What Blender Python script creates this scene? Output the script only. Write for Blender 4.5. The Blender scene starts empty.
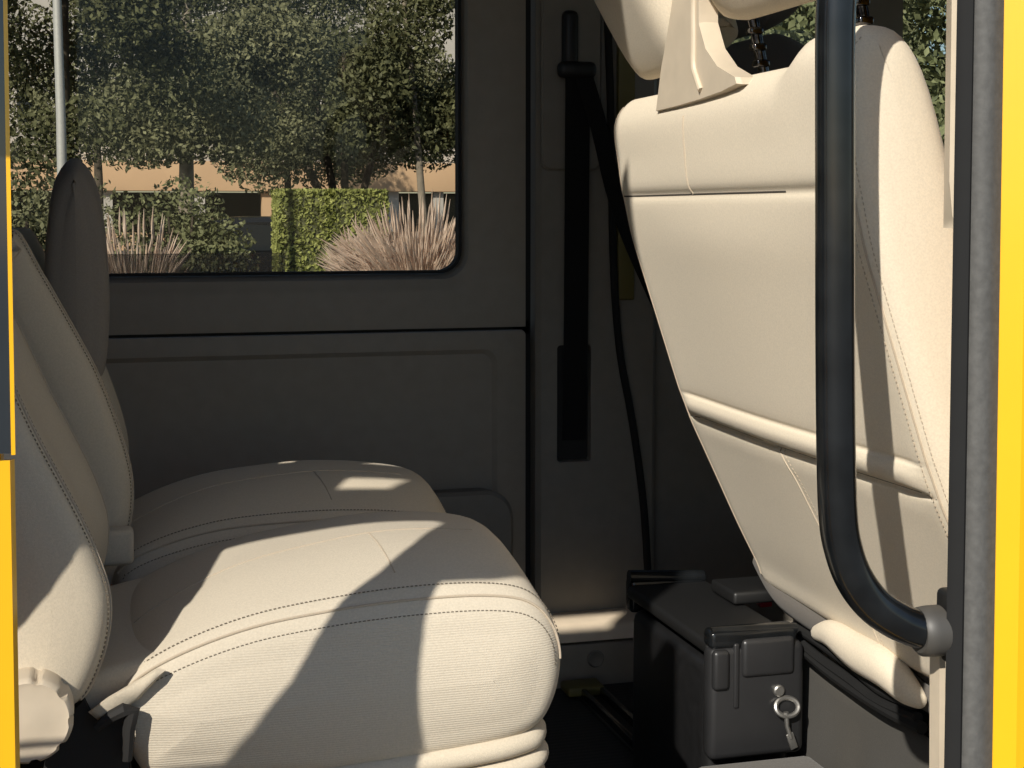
import bpy, bmesh, math, random
import numpy as np
from mathutils import Vector, Matrix

random.seed(7)
RNG = np.random.default_rng(11)
S = bpy.context.scene
COL = S.collection
R = math.radians

# ------------------------------------------------------------------ camera
F = 1500.0
YAW, PITCH = R(15.36), math.atan(0.0573)
SHIFT = 86.0
CAMZ = 1.5
cam_d = bpy.data.cameras.new('camera')
cam = bpy.data.objects.new('camera', cam_d)
COL.objects.link(cam)
cam.location = (0, 0, CAMZ)
cam.rotation_euler = (R(90) - PITCH, 0, -YAW)
cam_d.sensor_width = 36
cam_d.lens = F / 1024 * 36
cam_d.shift_y = -SHIFT / 1024
cam_d.clip_start = 0.02
cam_d.clip_end = 500
S.camera = cam
_M = cam.rotation_euler.to_matrix()


def ray(px, py):
    return _M @ Vector(((px - 512) / F, -(py - 384) / F - SHIFT / F, -1))


def at(px, py, Y):
    d = ray(px, py)
    t = Y / d.y
    return Vector((d.x * t, Y, CAMZ + d.z * t))


def atx(px, py, X):
    d = ray(px, py)
    t = X / d.x
    return Vector((X, d.y * t, CAMZ + d.z * t))


def atz(px, py, Z):
    d = ray(px, py)
    t = (Z - CAMZ) / d.z
    return Vector((d.x * t, d.y * t, Z))


# ------------------------------------------------------------------ materials
def lin(c):
    return tuple(((v / 255) / 12.92 if v / 255 <= 0.04045 else ((v / 255 + 0.055) / 1.055) ** 2.4) for v in c)


def new_mat(name):
    m = bpy.data.materials.new(name)
    m.use_nodes = True
    nt = m.node_tree
    b = nt.nodes['Principled BSDF']
    return m, nt, b


def vary(nt, b, col, scale, amt, detail=3.0, stretch=None):
    tc = nt.nodes.new('ShaderNodeTexCoord')
    n = nt.nodes.new('ShaderNodeTexNoise')
    n.inputs['Scale'].default_value = scale
    n.inputs['Detail'].default_value = detail
    src = tc.outputs['Object']
    if stretch:
        mp = nt.nodes.new('ShaderNodeMapping')
        mp.inputs['Scale'].default_value = stretch
        nt.links.new(src, mp.inputs['Vector'])
        src = mp.outputs['Vector']
    nt.links.new(src, n.inputs['Vector'])
    r = nt.nodes.new('ShaderNodeValToRGB')
    r.color_ramp.elements[0].position = 0.3
    r.color_ramp.elements[1].position = 0.7
    r.color_ramp.elements[0].color = (*[max(0, v * (1 - amt)) for v in col], 1)
    r.color_ramp.elements[1].color = (*[min(1, v * (1 + amt)) for v in col], 1)
    nt.links.new(n.outputs['Fac'], r.inputs['Fac'])
    nt.links.new(r.outputs['Color'], b.inputs['Base Color'])
    return tc, n


def bump_noise(nt, b, scale, strength, dist=0.001, wave=None):
    tc = nt.nodes.new('ShaderNodeTexCoord')
    n = nt.nodes.new('ShaderNodeTexNoise')
    n.inputs['Scale'].default_value = scale
    n.inputs['Detail'].default_value = 2
    nt.links.new(tc.outputs['Object'], n.inputs['Vector'])
    h = n.outputs['Fac']
    if wave:
        w = nt.nodes.new('ShaderNodeTexWave')
        w.bands_direction = wave[0]
        w.inputs['Scale'].default_value = wave[1]
        w.inputs['Distortion'].default_value = wave[2] if len(wave) > 2 else 0.6
        w.inputs['Detail Scale'].default_value = 3
        nt.links.new(tc.outputs['Object'], w.inputs['Vector'])
        mx = nt.nodes.new('ShaderNodeMath')
        mx.operation = 'ADD'
        nt.links.new(n.outputs['Fac'], mx.inputs[0])
        if wave[0] == 'Z':
            ge = nt.nodes.new('ShaderNodeNewGeometry')
            sp_ = nt.nodes.new('ShaderNodeSeparateXYZ')
            mr = nt.nodes.new('ShaderNodeMapRange')
            mr.inputs['From Min'].default_value = 0.25
            mr.inputs['From Max'].default_value = 0.65
            mr.inputs['To Min'].default_value = 0.55
            mr.inputs['To Max'].default_value = 0.0
            nt.links.new(ge.outputs['Normal'], sp_.inputs[0])
            nt.links.new(sp_.outputs['Z'], mr.inputs['Value'])
            m2 = nt.nodes.new('ShaderNodeMath')
            m2.operation = 'MULTIPLY'
            nt.links.new(mr.outputs[0], m2.inputs[0])
            nt.links.new(w.outputs['Fac'], m2.inputs[1])
            nt.links.new(m2.outputs[0], mx.inputs[1])
        else:
            nt.links.new(w.outputs['Fac'], mx.inputs[1])
        h = mx.outputs[0]
    bp = nt.nodes.new('ShaderNodeBump')
    bp.inputs['Strength'].default_value = strength
    bp.inputs['Distance'].default_value = dist
    nt.links.new(h, bp.inputs['Height'])
    nt.links.new(bp.outputs['Normal'], b.inputs['Normal'])


def fabric(name, col, wave=None, bs=0.35, scale=900):
    m, nt, b = new_mat(name)
    vary(nt, b, col, 420, 0.06, 2)
    b.inputs['Roughness'].default_value = 0.95
    b.inputs['Specular IOR Level'].default_value = 0.15
    b.inputs['Sheen Weight'].default_value = 0.08
    bump_noise(nt, b, scale, bs, 0.0012, wave)
    return m


def plain(name, col, rough=0.5, metal=0.0, amt=0.05, scale=30, bump=0.0, bscale=600, spec=0.5, coat=0.0, wave=None):
    m, nt, b = new_mat(name)
    vary(nt, b, col, scale, amt)
    b.inputs['Roughness'].default_value = rough
    b.inputs['Metallic'].default_value = metal
    b.inputs['Specular IOR Level'].default_value = spec
    b.inputs['Coat Weight'].default_value = coat
    b.inputs['Coat Roughness'].default_value = 0.08
    if bump or wave:
        bump_noise(nt, b, bscale, bump, 0.001, wave)
    return m


def glass(name, tint, refl=1.0):
    m = bpy.data.materials.new(name)
    m.use_nodes = True
    nt = m.node_tree
    nt.nodes.clear()
    out = nt.nodes.new('ShaderNodeOutputMaterial')
    mx = nt.nodes.new('ShaderNodeMixShader')
    tr = nt.nodes.new('ShaderNodeBsdfTransparent')
    tr.inputs['Color'].default_value = (*tint, 1)
    gl = nt.nodes.new('ShaderNodeBsdfGlossy')
    gl.inputs['Roughness'].default_value = 0.02
    lw = nt.nodes.new('ShaderNodeLayerWeight')
    lw.inputs['Blend'].default_value = 0.5
    pw = nt.nodes.new('ShaderNodeMath')
    pw.operation = 'POWER'
    pw.inputs[1].default_value = 5
    ml = nt.nodes.new('ShaderNodeMath')
    ml.operation = 'MULTIPLY_ADD'
    ml.inputs[1].default_value = 0.9 * refl
    ml.inputs[2].default_value = 0.05 * refl
    nt.links.new(lw.outputs['Facing'], pw.inputs[0])
    nt.links.new(pw.outputs[0], ml.inputs[0])
    nt.links.new(ml.outputs[0], mx.inputs['Fac'])
    nt.links.new(tr.outputs[0], mx.inputs[1])
    nt.links.new(gl.outputs[0], mx.inputs[2])
    nt.links.new(mx.outputs[0], out.inputs['Surface'])
    return m


def leafy(name, c1, c2, scale=1.2, rough=0.6):
    m, nt, b = new_mat(name)
    tc = nt.nodes.new('ShaderNodeTexCoord')
    n = nt.nodes.new('ShaderNodeTexNoise')
    n.inputs['Scale'].default_value = scale * 6
    n.inputs['Detail'].default_value = 4
    nt.links.new(tc.outputs['Object'], n.inputs['Vector'])
    r = nt.nodes.new('ShaderNodeValToRGB')
    r.color_ramp.elements[0].position = 0.32
    r.color_ramp.elements[1].position = 0.68
    r.color_ramp.elements[0].color = (*c1, 1)
    r.color_ramp.elements[1].color = (*c2, 1)
    nt.links.new(n.outputs['Fac'], r.inputs['Fac'])
    nt.links.new(r.outputs['Color'], b.inputs['Base Color'])
    b.inputs['Roughness'].default_value = rough
    b.inputs['Specular IOR Level'].default_value = 0.3
    return m


BEIGE = (0.55, 0.478, 0.367)
M = {}
M['fabric'] = fabric('beige_seat_fabric', BEIGE)
M['fabric_rib'] = fabric('beige_ribbed_fabric', (0.55, 0.485, 0.383), ('Z', 110, 0.8), 0.4)
M['fabric_front'] = fabric('cream_seat_fabric', (0.69, 0.605, 0.472), None, 0.3, 1100)
M['shaded_fabric'] = fabric('shaded_headrest_fabric', (0.22, 0.195, 0.165))  # seat beige darkened: shade painted into the middle headrest's colour
M['shield'] = plain('rough_grey_plastic', (0.075, 0.07, 0.065), 0.8, bump=.6, bscale=400, amt=.2, scale=200)
M['stitch'] = plain('dark_thread', (0.17, 0.145, 0.11), 0.9)
M['seam'] = fabric('seam_fabric', (0.46, 0.385, 0.29))
M['seam_dark'] = plain('seam_shadow_thread', (0.05, 0.042, 0.034), 0.95)
M['skirt'] = fabric('grey_skirt_fabric', (0.06, 0.056, 0.049), None, 0.3, 700)
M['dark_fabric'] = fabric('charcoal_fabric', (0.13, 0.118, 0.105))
M['beige_plastic'] = plain('beige_plastic', (0.56, 0.475, 0.36), 0.5, bump=0.08, bscale=900)
M['trim'] = plain('interior_trim_plastic', (0.27, 0.235, 0.19), 0.6, bump=0.1, bscale=900)
M['trim_dark'] = plain('dark_trim_plastic', (0.20, 0.18, 0.15), 0.6, bump=0.1, bscale=900)
M['ledge'] = plain('beige_ledge_plastic', (0.72, 0.60, 0.45), 0.6)
M['groove'] = plain('groove_rubber', (0.012, 0.011, 0.010), 0.8)
M['rubber'] = plain('grey_rubber', (0.085, 0.083, 0.078), 0.75, bump=0.25, bscale=350, amt=0.15, scale=120)
M['rubber_black'] = plain('black_rubber', (0.012, 0.012, 0.012), 0.8, spec=0.25)
M['yellow'] = plain('yellow_paint', (0.82, 0.42, 0.006), 0.3, coat=0.5, amt=0.01)
M['olive'] = plain('shaded_yellow_paint', (0.13, 0.108, 0.03), 0.5)  # body yellow dimmed, cabin shade painted into the colour
M['headliner'] = plain('headliner_cloth', (0.22, 0.20, 0.17), 0.95)
M['mat'] = plain('black_floor_mat', (0.03, 0.028, 0.025), 0.7, bump=0.4, bscale=60, wave=('Y', 20, 0.2))
M['black_metal'] = plain('black_metal', (0.009, 0.009, 0.0095), 0.4, 0.0, amt=0.2, scale=60, spec=0.6)
M['black_paint'] = plain('gloss_black_enamel', (0.008, 0.009, 0.010), 0.20, 0.0, amt=0.4, scale=25, spec=0.4, coat=0.25)
M['black_plastic'] = plain('black_plastic', (0.009, 0.009, 0.009), 0.5)
M['grey_plastic'] = plain('dark_grey_plastic', (0.020, 0.020, 0.021), 0.38, bump=0.1)
M['flange'] = plain('grey_flange_plastic', (0.06, 0.056, 0.05), 0.5)
M['webbing'] = fabric('black_webbing', (0.010, 0.010, 0.010), ('X', 200, 0.2), 0.3)
M['steel'] = plain('brushed_steel', (0.55, 0.54, 0.52), 0.25, 1.0)
M['dark_chrome'] = plain('dark_chrome', (0.10, 0.10, 0.105), 0.15, 1.0, amt=.9, scale=60)
M['dull_steel'] = plain('dull_steel', (0.35, 0.34, 0.32), 0.45, 0.9)
M['red'] = plain('red_plastic', (0.6, 0.03, 0.05), 0.4)
M['white'] = plain('white_plastic', (0.8, 0.8, 0.78), 0.4)
M['carpet'] = fabric('grey_carpet', (0.13, 0.122, 0.112), None, 0.8, 300)
M['glass_far'] = glass('tinted_side_glass', (0.50, 0.49, 0.44), 0.3)
M['glass_cab'] = glass('cab_glass', (0.62, 0.64, 0.6), 0.6)
M['glass_door'] = glass('door_glass', (0.93, 0.93, 0.93), 1.0)
M['frit'] = plain('black_glass_border', (0.02, 0.025, 0.03), 0.08, spec=0.8)
M['haze'] = None


# ------------------------------------------------------------------ mesh helpers
class MB:
    def __init__(self):
        self.v, self.f = [], []

    def add(self, v, f):
        o = len(self.v)
        self.v += [tuple(p) for p in v]
        self.f += [tuple(i + o for i in q) for q in f]
        return self

    def box(self, c, s, bev=0.0, rot=None):
        bm = bmesh.new()
        bmesh.ops.create_cube(bm, size=1)
        bmesh.ops.scale(bm, vec=Vector(s), verts=bm.verts)
        if bev:
            bmesh.ops.bevel(bm, geom=bm.edges[:], offset=bev, segments=3, affect='EDGES', profile=0.5)
        if rot is not None:
            bmesh.ops.rotate(bm, matrix=rot, verts=bm.verts, cent=(0, 0, 0))
        bm.verts.index_update()
        c = Vector(c)
        self.add([v.co + c for v in bm.verts], [[v.index for v in f.verts] for f in bm.faces])
        bm.free()
        return self

    def loft(self, rings, closed=True, cap0=True, cap1=True):
        n = len(rings[0])
        v = [p for r in rings for p in r]
        f = []
        for j in range(len(rings) - 1):
            for i in range(n if closed else n - 1):
                a, b = j * n + i, j * n + (i + 1) % n
                f.append((a, b, b + n, a + n))
        if cap0:
            f.append(tuple(range(n))[::-1])
        if cap1:
            f.append(tuple((len(rings) - 1) * n + i for i in range(n)))
        return self.add(v, f)

    def tube(self, pts, r, n=10, caps=True, flat=1.0, up=None):
        pts = [Vector(p) for p in pts]
        rr = r if isinstance(r, (list, tuple)) else [r] * len(pts)
        rings = []
        t0 = (pts[1] - pts[0]).normalized()
        nrm = Vector(up) if up is not None else (Vector((0, 0, 1)) if abs(t0.z) < 0.9 else Vector((1, 0, 0)))
        for i, p in enumerate(pts):
            t = (pts[min(i + 1, len(pts) - 1)] - pts[max(i - 1, 0)]).normalized()
            nrm = (nrm - t * nrm.dot(t)).normalized()
            bn = t.cross(nrm)
            rings.append([p + (nrm * math.cos(a) * flat + bn * math.sin(a)) * rr[i]
                          for a in [2 * math.pi * k / n for k in range(n)]])
        return self.loft(rings, True, caps, caps)

    def lathe(self, prof, origin, axis, n=32):
        # prof: list of (radius, height along axis)
        axis = Vector(axis).normalized()
        q = axis.to_track_quat('Z', 'Y').to_matrix()
        o = Vector(origin)
        rings = []
        for r, h in prof:
            rings.append([o + q @ Vector((r * math.cos(2 * math.pi * k / n), r * math.sin(2 * math.pi * k / n), h)) for k in range(n)])
        return self.loft(rings)

    def build(self, name, mat, parent=None, smooth=40):
        me = bpy.data.meshes.new(name)
        me.from_pydata([tuple(p) for p in self.v], [], self.f)
        me.validate()
        bm = bmesh.new()
        bm.from_mesh(me)
        bmesh.ops.recalc_face_normals(bm, faces=bm.faces)
        bm.to_mesh(me)
        bm.free()
        if smooth:
            me.polygons.foreach_set('use_smooth', [True] * len(me.polygons))
            me.set_sharp_from_angle(angle=R(smooth))
        me.materials.append(mat)
        o = bpy.data.objects.new(name, me)
        COL.objects.link(o)
        if parent is not None:
            o.parent = parent
            o.matrix_parent_inverse = parent_world(parent).inverted()
        return o


def parent_world(p):
    m = p.matrix_basis.copy()
    while p.parent is not None:
        m = p.parent.matrix_basis @ p.matrix_parent_inverse @ m
        p = p.parent
    return m


def tag(o, label=None, cat=None, group=None, kind=None):
    if label:
        o['label'] = label
    if cat:
        o['category'] = cat
    if group:
        o['group'] = group
    if kind:
        o['kind'] = kind
    return o


def empty(name, loc, label, cat, group=None):
    o = bpy.data.objects.new(name, None)
    COL.objects.link(o)
    o.location = loc
    o.empty_display_size = 0.1
    return tag(o, label, cat, group)


def struct(o, label=None, cat=None):
    o['kind'] = 'structure'
    return tag(o, label, cat)


def catmull(pts, n, closed=False):
    pts = [Vector(p) for p in pts]
    out = []
    m = len(pts)
    segs = m if closed else m - 1
    for i in range(segs):
        if closed:
            p0, p1, p2, p3 = pts[(i - 1) % m], pts[i], pts[(i + 1) % m], pts[(i + 2) % m]
        else:
            p0, p1, p2, p3 = pts[max(i - 1, 0)], pts[i], pts[i + 1], pts[min(i + 2, m - 1)]
        for k in range(n):
            t = k / n
            out.append(0.5 * ((2 * p1) + (p2 - p0) * t + (2 * p0 - 5 * p1 + 4 * p2 - p3) * t * t + (3 * p1 - p0 - 3 * p2 + p3) * t ** 3))
    if not closed:
        out.append(pts[-1].copy())
    return out


def rrect(x0, x1, z0, z1, r, n=8):
    """closed rounded rectangle in (x, z), starts at lower right, counter clockwise"""
    pts = []
    for cx, cz, a0 in ((x1 - r, z0 + r, -90), (x1 - r, z1 - r, 0), (x0 + r, z1 - r, 90), (x0 + r, z0 + r, 180)):
        for k in range(n + 1):
            a = R(a0 + 90 * k / n)
            pts.append((cx + r * math.cos(a), cz + r * math.sin(a)))
    return pts


def rect_match(x0, x1, z0, z1, n=8):
    return rrect(x0, x1, z0, z1, 1e-5, n)


def smooth01(t):
    t = max(0.0, min(1.0, t))
    return t * t * (3 - 2 * t)


def interp(x, xs, ys):
    return float(np.interp(x, xs, ys))


class Pad:
    """an upholstered body: a closed outline in (x, z) carried along y, with domed rounded ends"""

    def __init__(self, ring_at, y0, y1, r=0.04, bulge=0.012, nv=18, seg=5):
        # ring_at(v) -> list of Vector((x, z))
        self.ring_at, self.y0, self.y1, self.r = ring_at, y0, y1, r
        self.rings, self.vs = [], []

        def inset(ring, d, s=1.0):
            c = sum((p for p in ring), Vector((0, 0))) / len(ring)
            m = len(ring)
            out = []
            for i, p in enumerate(ring):
                t = (ring[(i + 2) % m] - ring[(i - 2) % m])
                nn = Vector((t.y, -t.x)).normalized()
                if nn.dot(p - c) < 0 and False:
                    nn = -nn
                q = p - nn * d * self.sgn
                out.append(c + (q - c) * s)
            return out

        base = ring_at(0.5)
        area = sum(base[i].x * base[(i + 1) % len(base)].y - base[(i + 1) % len(base)].x * base[i].y for i in range(len(base)))
        self.sgn = 1 if area > 0 else -1
        W = y1 - y0

        def R3(ring, y):
            return [Vector((p.x, y, p.y)) for p in ring]

        e0, e1 = ring_at(0.0), ring_at(1.0)

        def spine(ring):
            # the line half way through the pad's thickness, along its longer side
            xs_, zs_ = [p.x for p in ring], [p.y for p in ring]
            up = max(zs_) - min(zs_) > max(xs_) - min(xs_)
            A = [(p.y, p.x) if up else (p.x, p.y) for p in ring]
            lo, hi = min(a for a, _ in A), max(a for a, _ in A)
            m = len(A)

            def mid(a0):
                c = []
                for k in range(m):
                    (a1, b1), (a2, b2) = A[k], A[(k + 1) % m]
                    if (a1 - a0) * (a2 - a0) <= 0 and a1 != a2:
                        c.append(b1 + (b2 - b1) * (a0 - a1) / (a2 - a1))
                return (min(c) + max(c)) / 2, max(c) - min(c)

            th = mid((lo + hi) / 2)[1] * .5
            n_ = 24
            ss = [lo + th + (hi - lo - 2 * th) * k / n_ for k in range(n_ + 1)]
            mm = [mid(a)[0] for a in ss]
            out = []
            for a, b in A:
                a0 = min(max(a, ss[0]), ss[-1])
                b0 = float(np.interp(a0, ss, mm))
                out.append(Vector((b0, a0)) if up else Vector((a0, b0)))
            return out

        def shrink(ring, sp, s):
            return [b_ + (a - b_) * s for a, b_ in zip(ring, sp)]

        i0, i1 = inset(e0, r), inset(e1, r)
        s0, s1 = spine(i0), spine(i1)
        for s in (-0.004, 0.35, 0.6, 0.8, 0.93):
            self.rings.append(R3(shrink(i0, s0, s), y0 - bulge * (1 - s * s)))
        for k in range(seg + 1):
            a = R(90 * k / seg)
            self.rings.append(R3(inset(ring_at(r * (1 - math.cos(a)) / W), r * (1 - math.sin(a))), y0 + r * (1 - math.cos(a))))
        self.first = len(self.rings) - 1
        v0, v1 = r / W, 1 - r / W
        for k in range(1, nv):
            v = v0 + (v1 - v0) * k / nv
            self.rings.append(R3(ring_at(v), y0 + W * v))
        for k in range(seg, -1, -1):
            a = R(90 * k / seg)
            self.rings.append(R3(inset(ring_at(1 - r * (1 - math.cos(a)) / W), r * (1 - math.sin(a))), y1 - r * (1 - math.cos(a))))
        for s in (0.93, 0.8, 0.6, 0.35, -0.004):
            self.rings.append(R3(shrink(i1, s1, s), y1 + bulge * (1 - s * s)))

    def mesh(self):
        return MB().loft(self.rings, True, False, False)

    def on(self, v, i, lift=0.0):
        """point on the skin at width fraction v and outline index i (float)"""
        y = self.y0 + (self.y1 - self.y0) * v
        W = self.y1 - self.y0
        ring = self.ring_at(v)
        d = min(v, 1 - v) * W
        m = len(ring)
        i0 = int(math.floor(i)) % m
        fr = i - math.floor(i)
        p = ring[i0].lerp(ring[(i0 + 1) % m], fr)
        t = ring[(i0 + 2) % m] - ring[(i0 - 1) % m]
        nn = Vector((t.y, -t.x)).normalized() * self.sgn
        ins = 0.0
        if d < self.r:
            k = 1 - d / self.r
            ins = self.r * (1 - math.sqrt(max(0, 1 - k * k)))
        q = p - nn * (ins - lift)
        return Vector((q.x, y, q.y))


def index_of(ring, x=None, z=None, top=True, rng=None):
    """outline index whose x (or z) is nearest, restricted to an index range"""
    best, bi = 1e9, 0
    for i in (rng if rng is not None else range(len(ring))):
        p = ring[i]
        e = abs(p.x - x) if x is not None else abs(p.y - z)
        if e < best:
            best, bi = e, i
    return bi


def seam(path, parent, r=0.0013, mat='seam_dark', name='seam'):
    return MB().tube(path, r, 6).build(name, M[mat], parent)


def stitches(path, parent, pitch=0.0052, ln=0.0030, r=0.0007, mat='stitch', name='stitching'):
    mb = MB()
    path = [Vector(p) for p in path]
    acc, nxt = 0.0, 0.0
    for a, b in zip(path, path[1:]):
        L = (b - a).length
        if L < 1e-7:
            continue
        d = (b - a) / L
        while nxt < acc + L:
            p = a + d * (nxt - acc)
            mb.tube([p, p + d * ln], r, 4)
            nxt += pitch
        acc += L
    return mb.build(name, M[mat], parent)


# ------------------------------------------------------------------ light and world
AZ, EL = R(39.0), R(34.0)
sun_d = bpy.data.lights.new('sun', 'SUN')
sun = bpy.data.objects.new('sun', sun_d)
COL.objects.link(sun)
sun.location = (-4, -5, 8)
dvec = Vector((math.sin(AZ) * math.cos(EL), math.cos(AZ) * math.cos(EL), -math.sin(EL)))
sun.rotation_euler = dvec.to_track_quat('-Z', 'Y').to_euler()
sun_d.energy = 4.5
sun_d.angle = R(0.6)
sun_d.color = (1.0, 0.945, 0.85)

w = bpy.data.worlds.new('world')
S.world = w
w.use_nodes = True
nt = w.node_tree
bg = nt.nodes['Background']
sky = nt.nodes.new('ShaderNodeTexSky')
sky.sky_type = 'NISHITA'
sky.sun_disc = False
sky.sun_elevation = EL
sky.sun_rotation = math.pi + AZ
sky.air_density = 1.0
sky.dust_density = 0.4
sky.ozone_density = 2.0
nt.links.new(sky.outputs[0], bg.inputs['Color'])
bg.inputs['Strength'].default_value = 0.085

S.view_settings.view_transform = 'Standard'
S.view_settings.look = 'None'
S.view_settings.gamma = 1
S.view_settings.use_curve_mapping = False
S.view_settings.exposure = 0.34

# ------------------------------------------------------------------ the van shell
YW = 3.10          # far side wall
YD = 1.42          # door side of the body
ZF = 0.50          # cabin floor

# far wall around the big window and the cab window
pr = at(458, 200, YW).x
pb = at(300, 272, YW).z
WX0, WX1, WZ0, WZ1 = -0.62, pr + .014, pb - .007, 2.22
gx = at(526, 330, YW).x
gz = at(320, 331, YW).z


def ring_xz(pts, y):
    return [Vector((x, y, z)) for x, z in pts]


# upper panel with lipped window opening
mb = MB()
lip = 0.030
rings = [ring_xz(rect_match(-1.6, gx, gz, 2.5), YW + 0.004),
         ring_xz(rrect(WX0 - lip - .012, WX1 + lip + .012, WZ0 - lip - .012, WZ1 + lip, 0.085), YW),
         ring_xz(rrect(WX0 - lip, WX1 + lip, WZ0 - lip, WZ1 + lip, 0.075), YW + 0.006),
         ring_xz(rrect(WX0 - .012, WX1 + .012, WZ0 - .012, WZ1 + .012, 0.058), YW + 0.012),
         ring_xz(rrect(WX0 - .004, WX1 + .004, WZ0 - .004, WZ1 + .004, 0.05), YW + 0.03),
         ring_xz(rrect(WX0, WX1, WZ0, WZ1, 0.047), YW + 0.06)]
mb.loft(rings, True, False, False)
wall = mb.build('wall_far', M['trim'], None, 30)
struct(wall)
# rubber edge of the glass
mb = MB()
mb.loft([ring_xz(rrect(WX0, WX1, WZ0, WZ1, 0.047), YW + 0.028), ring_xz(rrect(WX0 + .006, WX1 - .006, WZ0 + .006, WZ1 - .006, 0.043), YW + 0.03),
         ring_xz(rrect(WX0 + .006, WX1 - .006, WZ0 + .006, WZ1 - .006, 0.043), YW + 0.06)], True, False, False)
win = mb.build('window_1', M['groove'], None, 30)
struct(win)
mb = MB()
mb.loft([ring_xz(rrect(WX0, WX1, WZ0, WZ1, 0.047), YW + 0.048)], True, True, False)
mb.build('window_pane', M['glass_far'], win)
# reflection painted as a hazy strip along the foot of the glass
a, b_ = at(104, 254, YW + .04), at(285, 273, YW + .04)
haze = bpy.data.materials.new('reflection_haze')
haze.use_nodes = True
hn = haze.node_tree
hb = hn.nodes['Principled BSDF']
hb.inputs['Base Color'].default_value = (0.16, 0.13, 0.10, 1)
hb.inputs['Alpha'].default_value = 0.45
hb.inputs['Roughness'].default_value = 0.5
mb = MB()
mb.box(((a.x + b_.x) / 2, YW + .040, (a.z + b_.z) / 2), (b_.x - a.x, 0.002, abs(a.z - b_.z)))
mb.build('pane_reflection', haze, win)

# lower panel, its pressed field, the bulge over the wheel and the ledge
mb = MB()
z_top = gz - 0.008
ex1, ez1 = at(497, 348, YW).x, at(497, 349, YW).z
rings = [ring_xz(rect_match(-1.6, gx, 0.60, z_top), YW + 0.03),
         ring_xz(rrect(-1.6, gx, 0.60, z_top, 0.01), YW + 0.004),
         ring_xz(rrect(-1.59, gx - .010, 0.61, z_top - .010, 0.02), YW),
         ring_xz(rrect(-0.4, ex1, 0.80, ez1, 0.03), YW - 0.001),
         ring_xz(rrect(-0.39, ex1 - .01, 0.81, ez1 - .01, 0.025), YW + 0.006),
         ring_xz(rrect(-0.36, ex1 - .05, 0.84, ez1 - .05, 0.02), YW + 0.006)]
mb.loft(rings, True, False, True)
low = mb.build('wall_far_lower', M['trim'], None, 30)
struct(low)

# pillar between the window and the cab
gx2 = at(533, 330, YW).x
px1 = at(652, 400, YW).x
mb = MB()
sx0, sx1 = at(557, 430, YW - .03).x, at(591, 430, YW - .03).x
sz0, sz1 = at(573, 462, YW - .03).z, at(573, 345, YW - .03).z
YP = YW - 0.03
mb.loft([ring_xz(rect_match(gx2, px1, 0.60, 2.5), YP + 0.05),
         ring_xz(rrect(gx2, px1, 0.60, 2.5, 0.012), YP + 0.012),
         ring_xz(rrect(gx2 + .010, px1 - .010, 0.61, 2.49, 0.012), YP),
         ring_xz(rrect(sx0, sx1, sz0, sz1, 0.008), YP),
         ring_xz(rrect(sx0 + .003, sx1 - .003, sz0 + .003, sz1, 0.006), YP + 0.02),
         ring_xz(rrect(sx0 + .003, sx1 - .003, sz0 + .003, sz1, 0.006), YP + 0.045)], True, False, True)
pil = mb.build('wall_far_pillar', M['trim_dark'], None, 30)
struct(pil)
# raised upper cover on the pillar
mb = MB()
cx0, cx1, cz0 = at(540, 100, YP).x, at(600, 100, YP).x, at(550, 170, YP).z
mb.loft([ring_xz(rrect(cx0, cx1, cz0, 2.45, 0.02), YP), ring_xz(rrect(cx0, cx1, cz0, 2.45, 0.02), YP - .008),
         ring_xz(rrect(cx0 + .004, cx1 - .004, cz0 + .004, 2.446, 0.018), YP - .012)], True, False, True)
struct(mb.build('trim_1', M['trim_dark'], None, 30))
# dark gap behind the panel joints
mb = MB()
mb.box((0.6, YW + 0.07, 1.5), (4.4, 0.02, 0.55))
gapz = 1.5
mb = MB()
mb.box(((gx + gx2) / 2, YW + 0.045, 1.5), (0.05, 0.02, 2.0))
mb.box((-0.35, YW + 0.045, gz - .004), (2.5, 0.02, 0.03))
mb.box(((px1 + 1.25) / 2 + .0, YW + 0.055, 0.95), (0.5, 0.02, 0.95))
struct(mb.build('trim_2', M['groove'], None))

# cab side: door with window openings beyond the pillar
mb = MB()
CZ0 = 1.46
for x0, x1 in ((1.20, 1.69), (1.79, 2.6)):
    pass
rings = [ring_xz(rect_match(px1 - .02, 1.74, 0.55, 2.5), YW + .02), ring_xz(rrect(1.24, 1.69, CZ0, 2.12, .05), YW + .02),
         ring_xz(rrect(1.25, 1.68, CZ0 + .01, 2.11, .05), YW + .06)]
mb.loft(rings, True, False, False)
rings = [ring_xz(rect_match(1.74, 3.0, 0.55, 2.5), YW + .02), ring_xz(rrect(1.79, 2.7, CZ0, 2.12, .05), YW + .02),
         ring_xz(rrect(1.80, 2.69, CZ0 + .01, 2.11, .05), YW + .06)]
mb.loft(rings, True, False, False)
struct(mb.build('wall_far_cab', M['trim_dark'], None, 30))
for k, (x0, x1) in enumerate(((1.25, 1.68), (1.80, 2.69))):
    mb = MB()
    mb.loft([ring_xz(rrect(x0, x1, CZ0 + .01, 2.11, .05), YW + .045)], True, True, False)
    struct(mb.build('window_%d' % (k + 2), M['glass_cab'], None))

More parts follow.
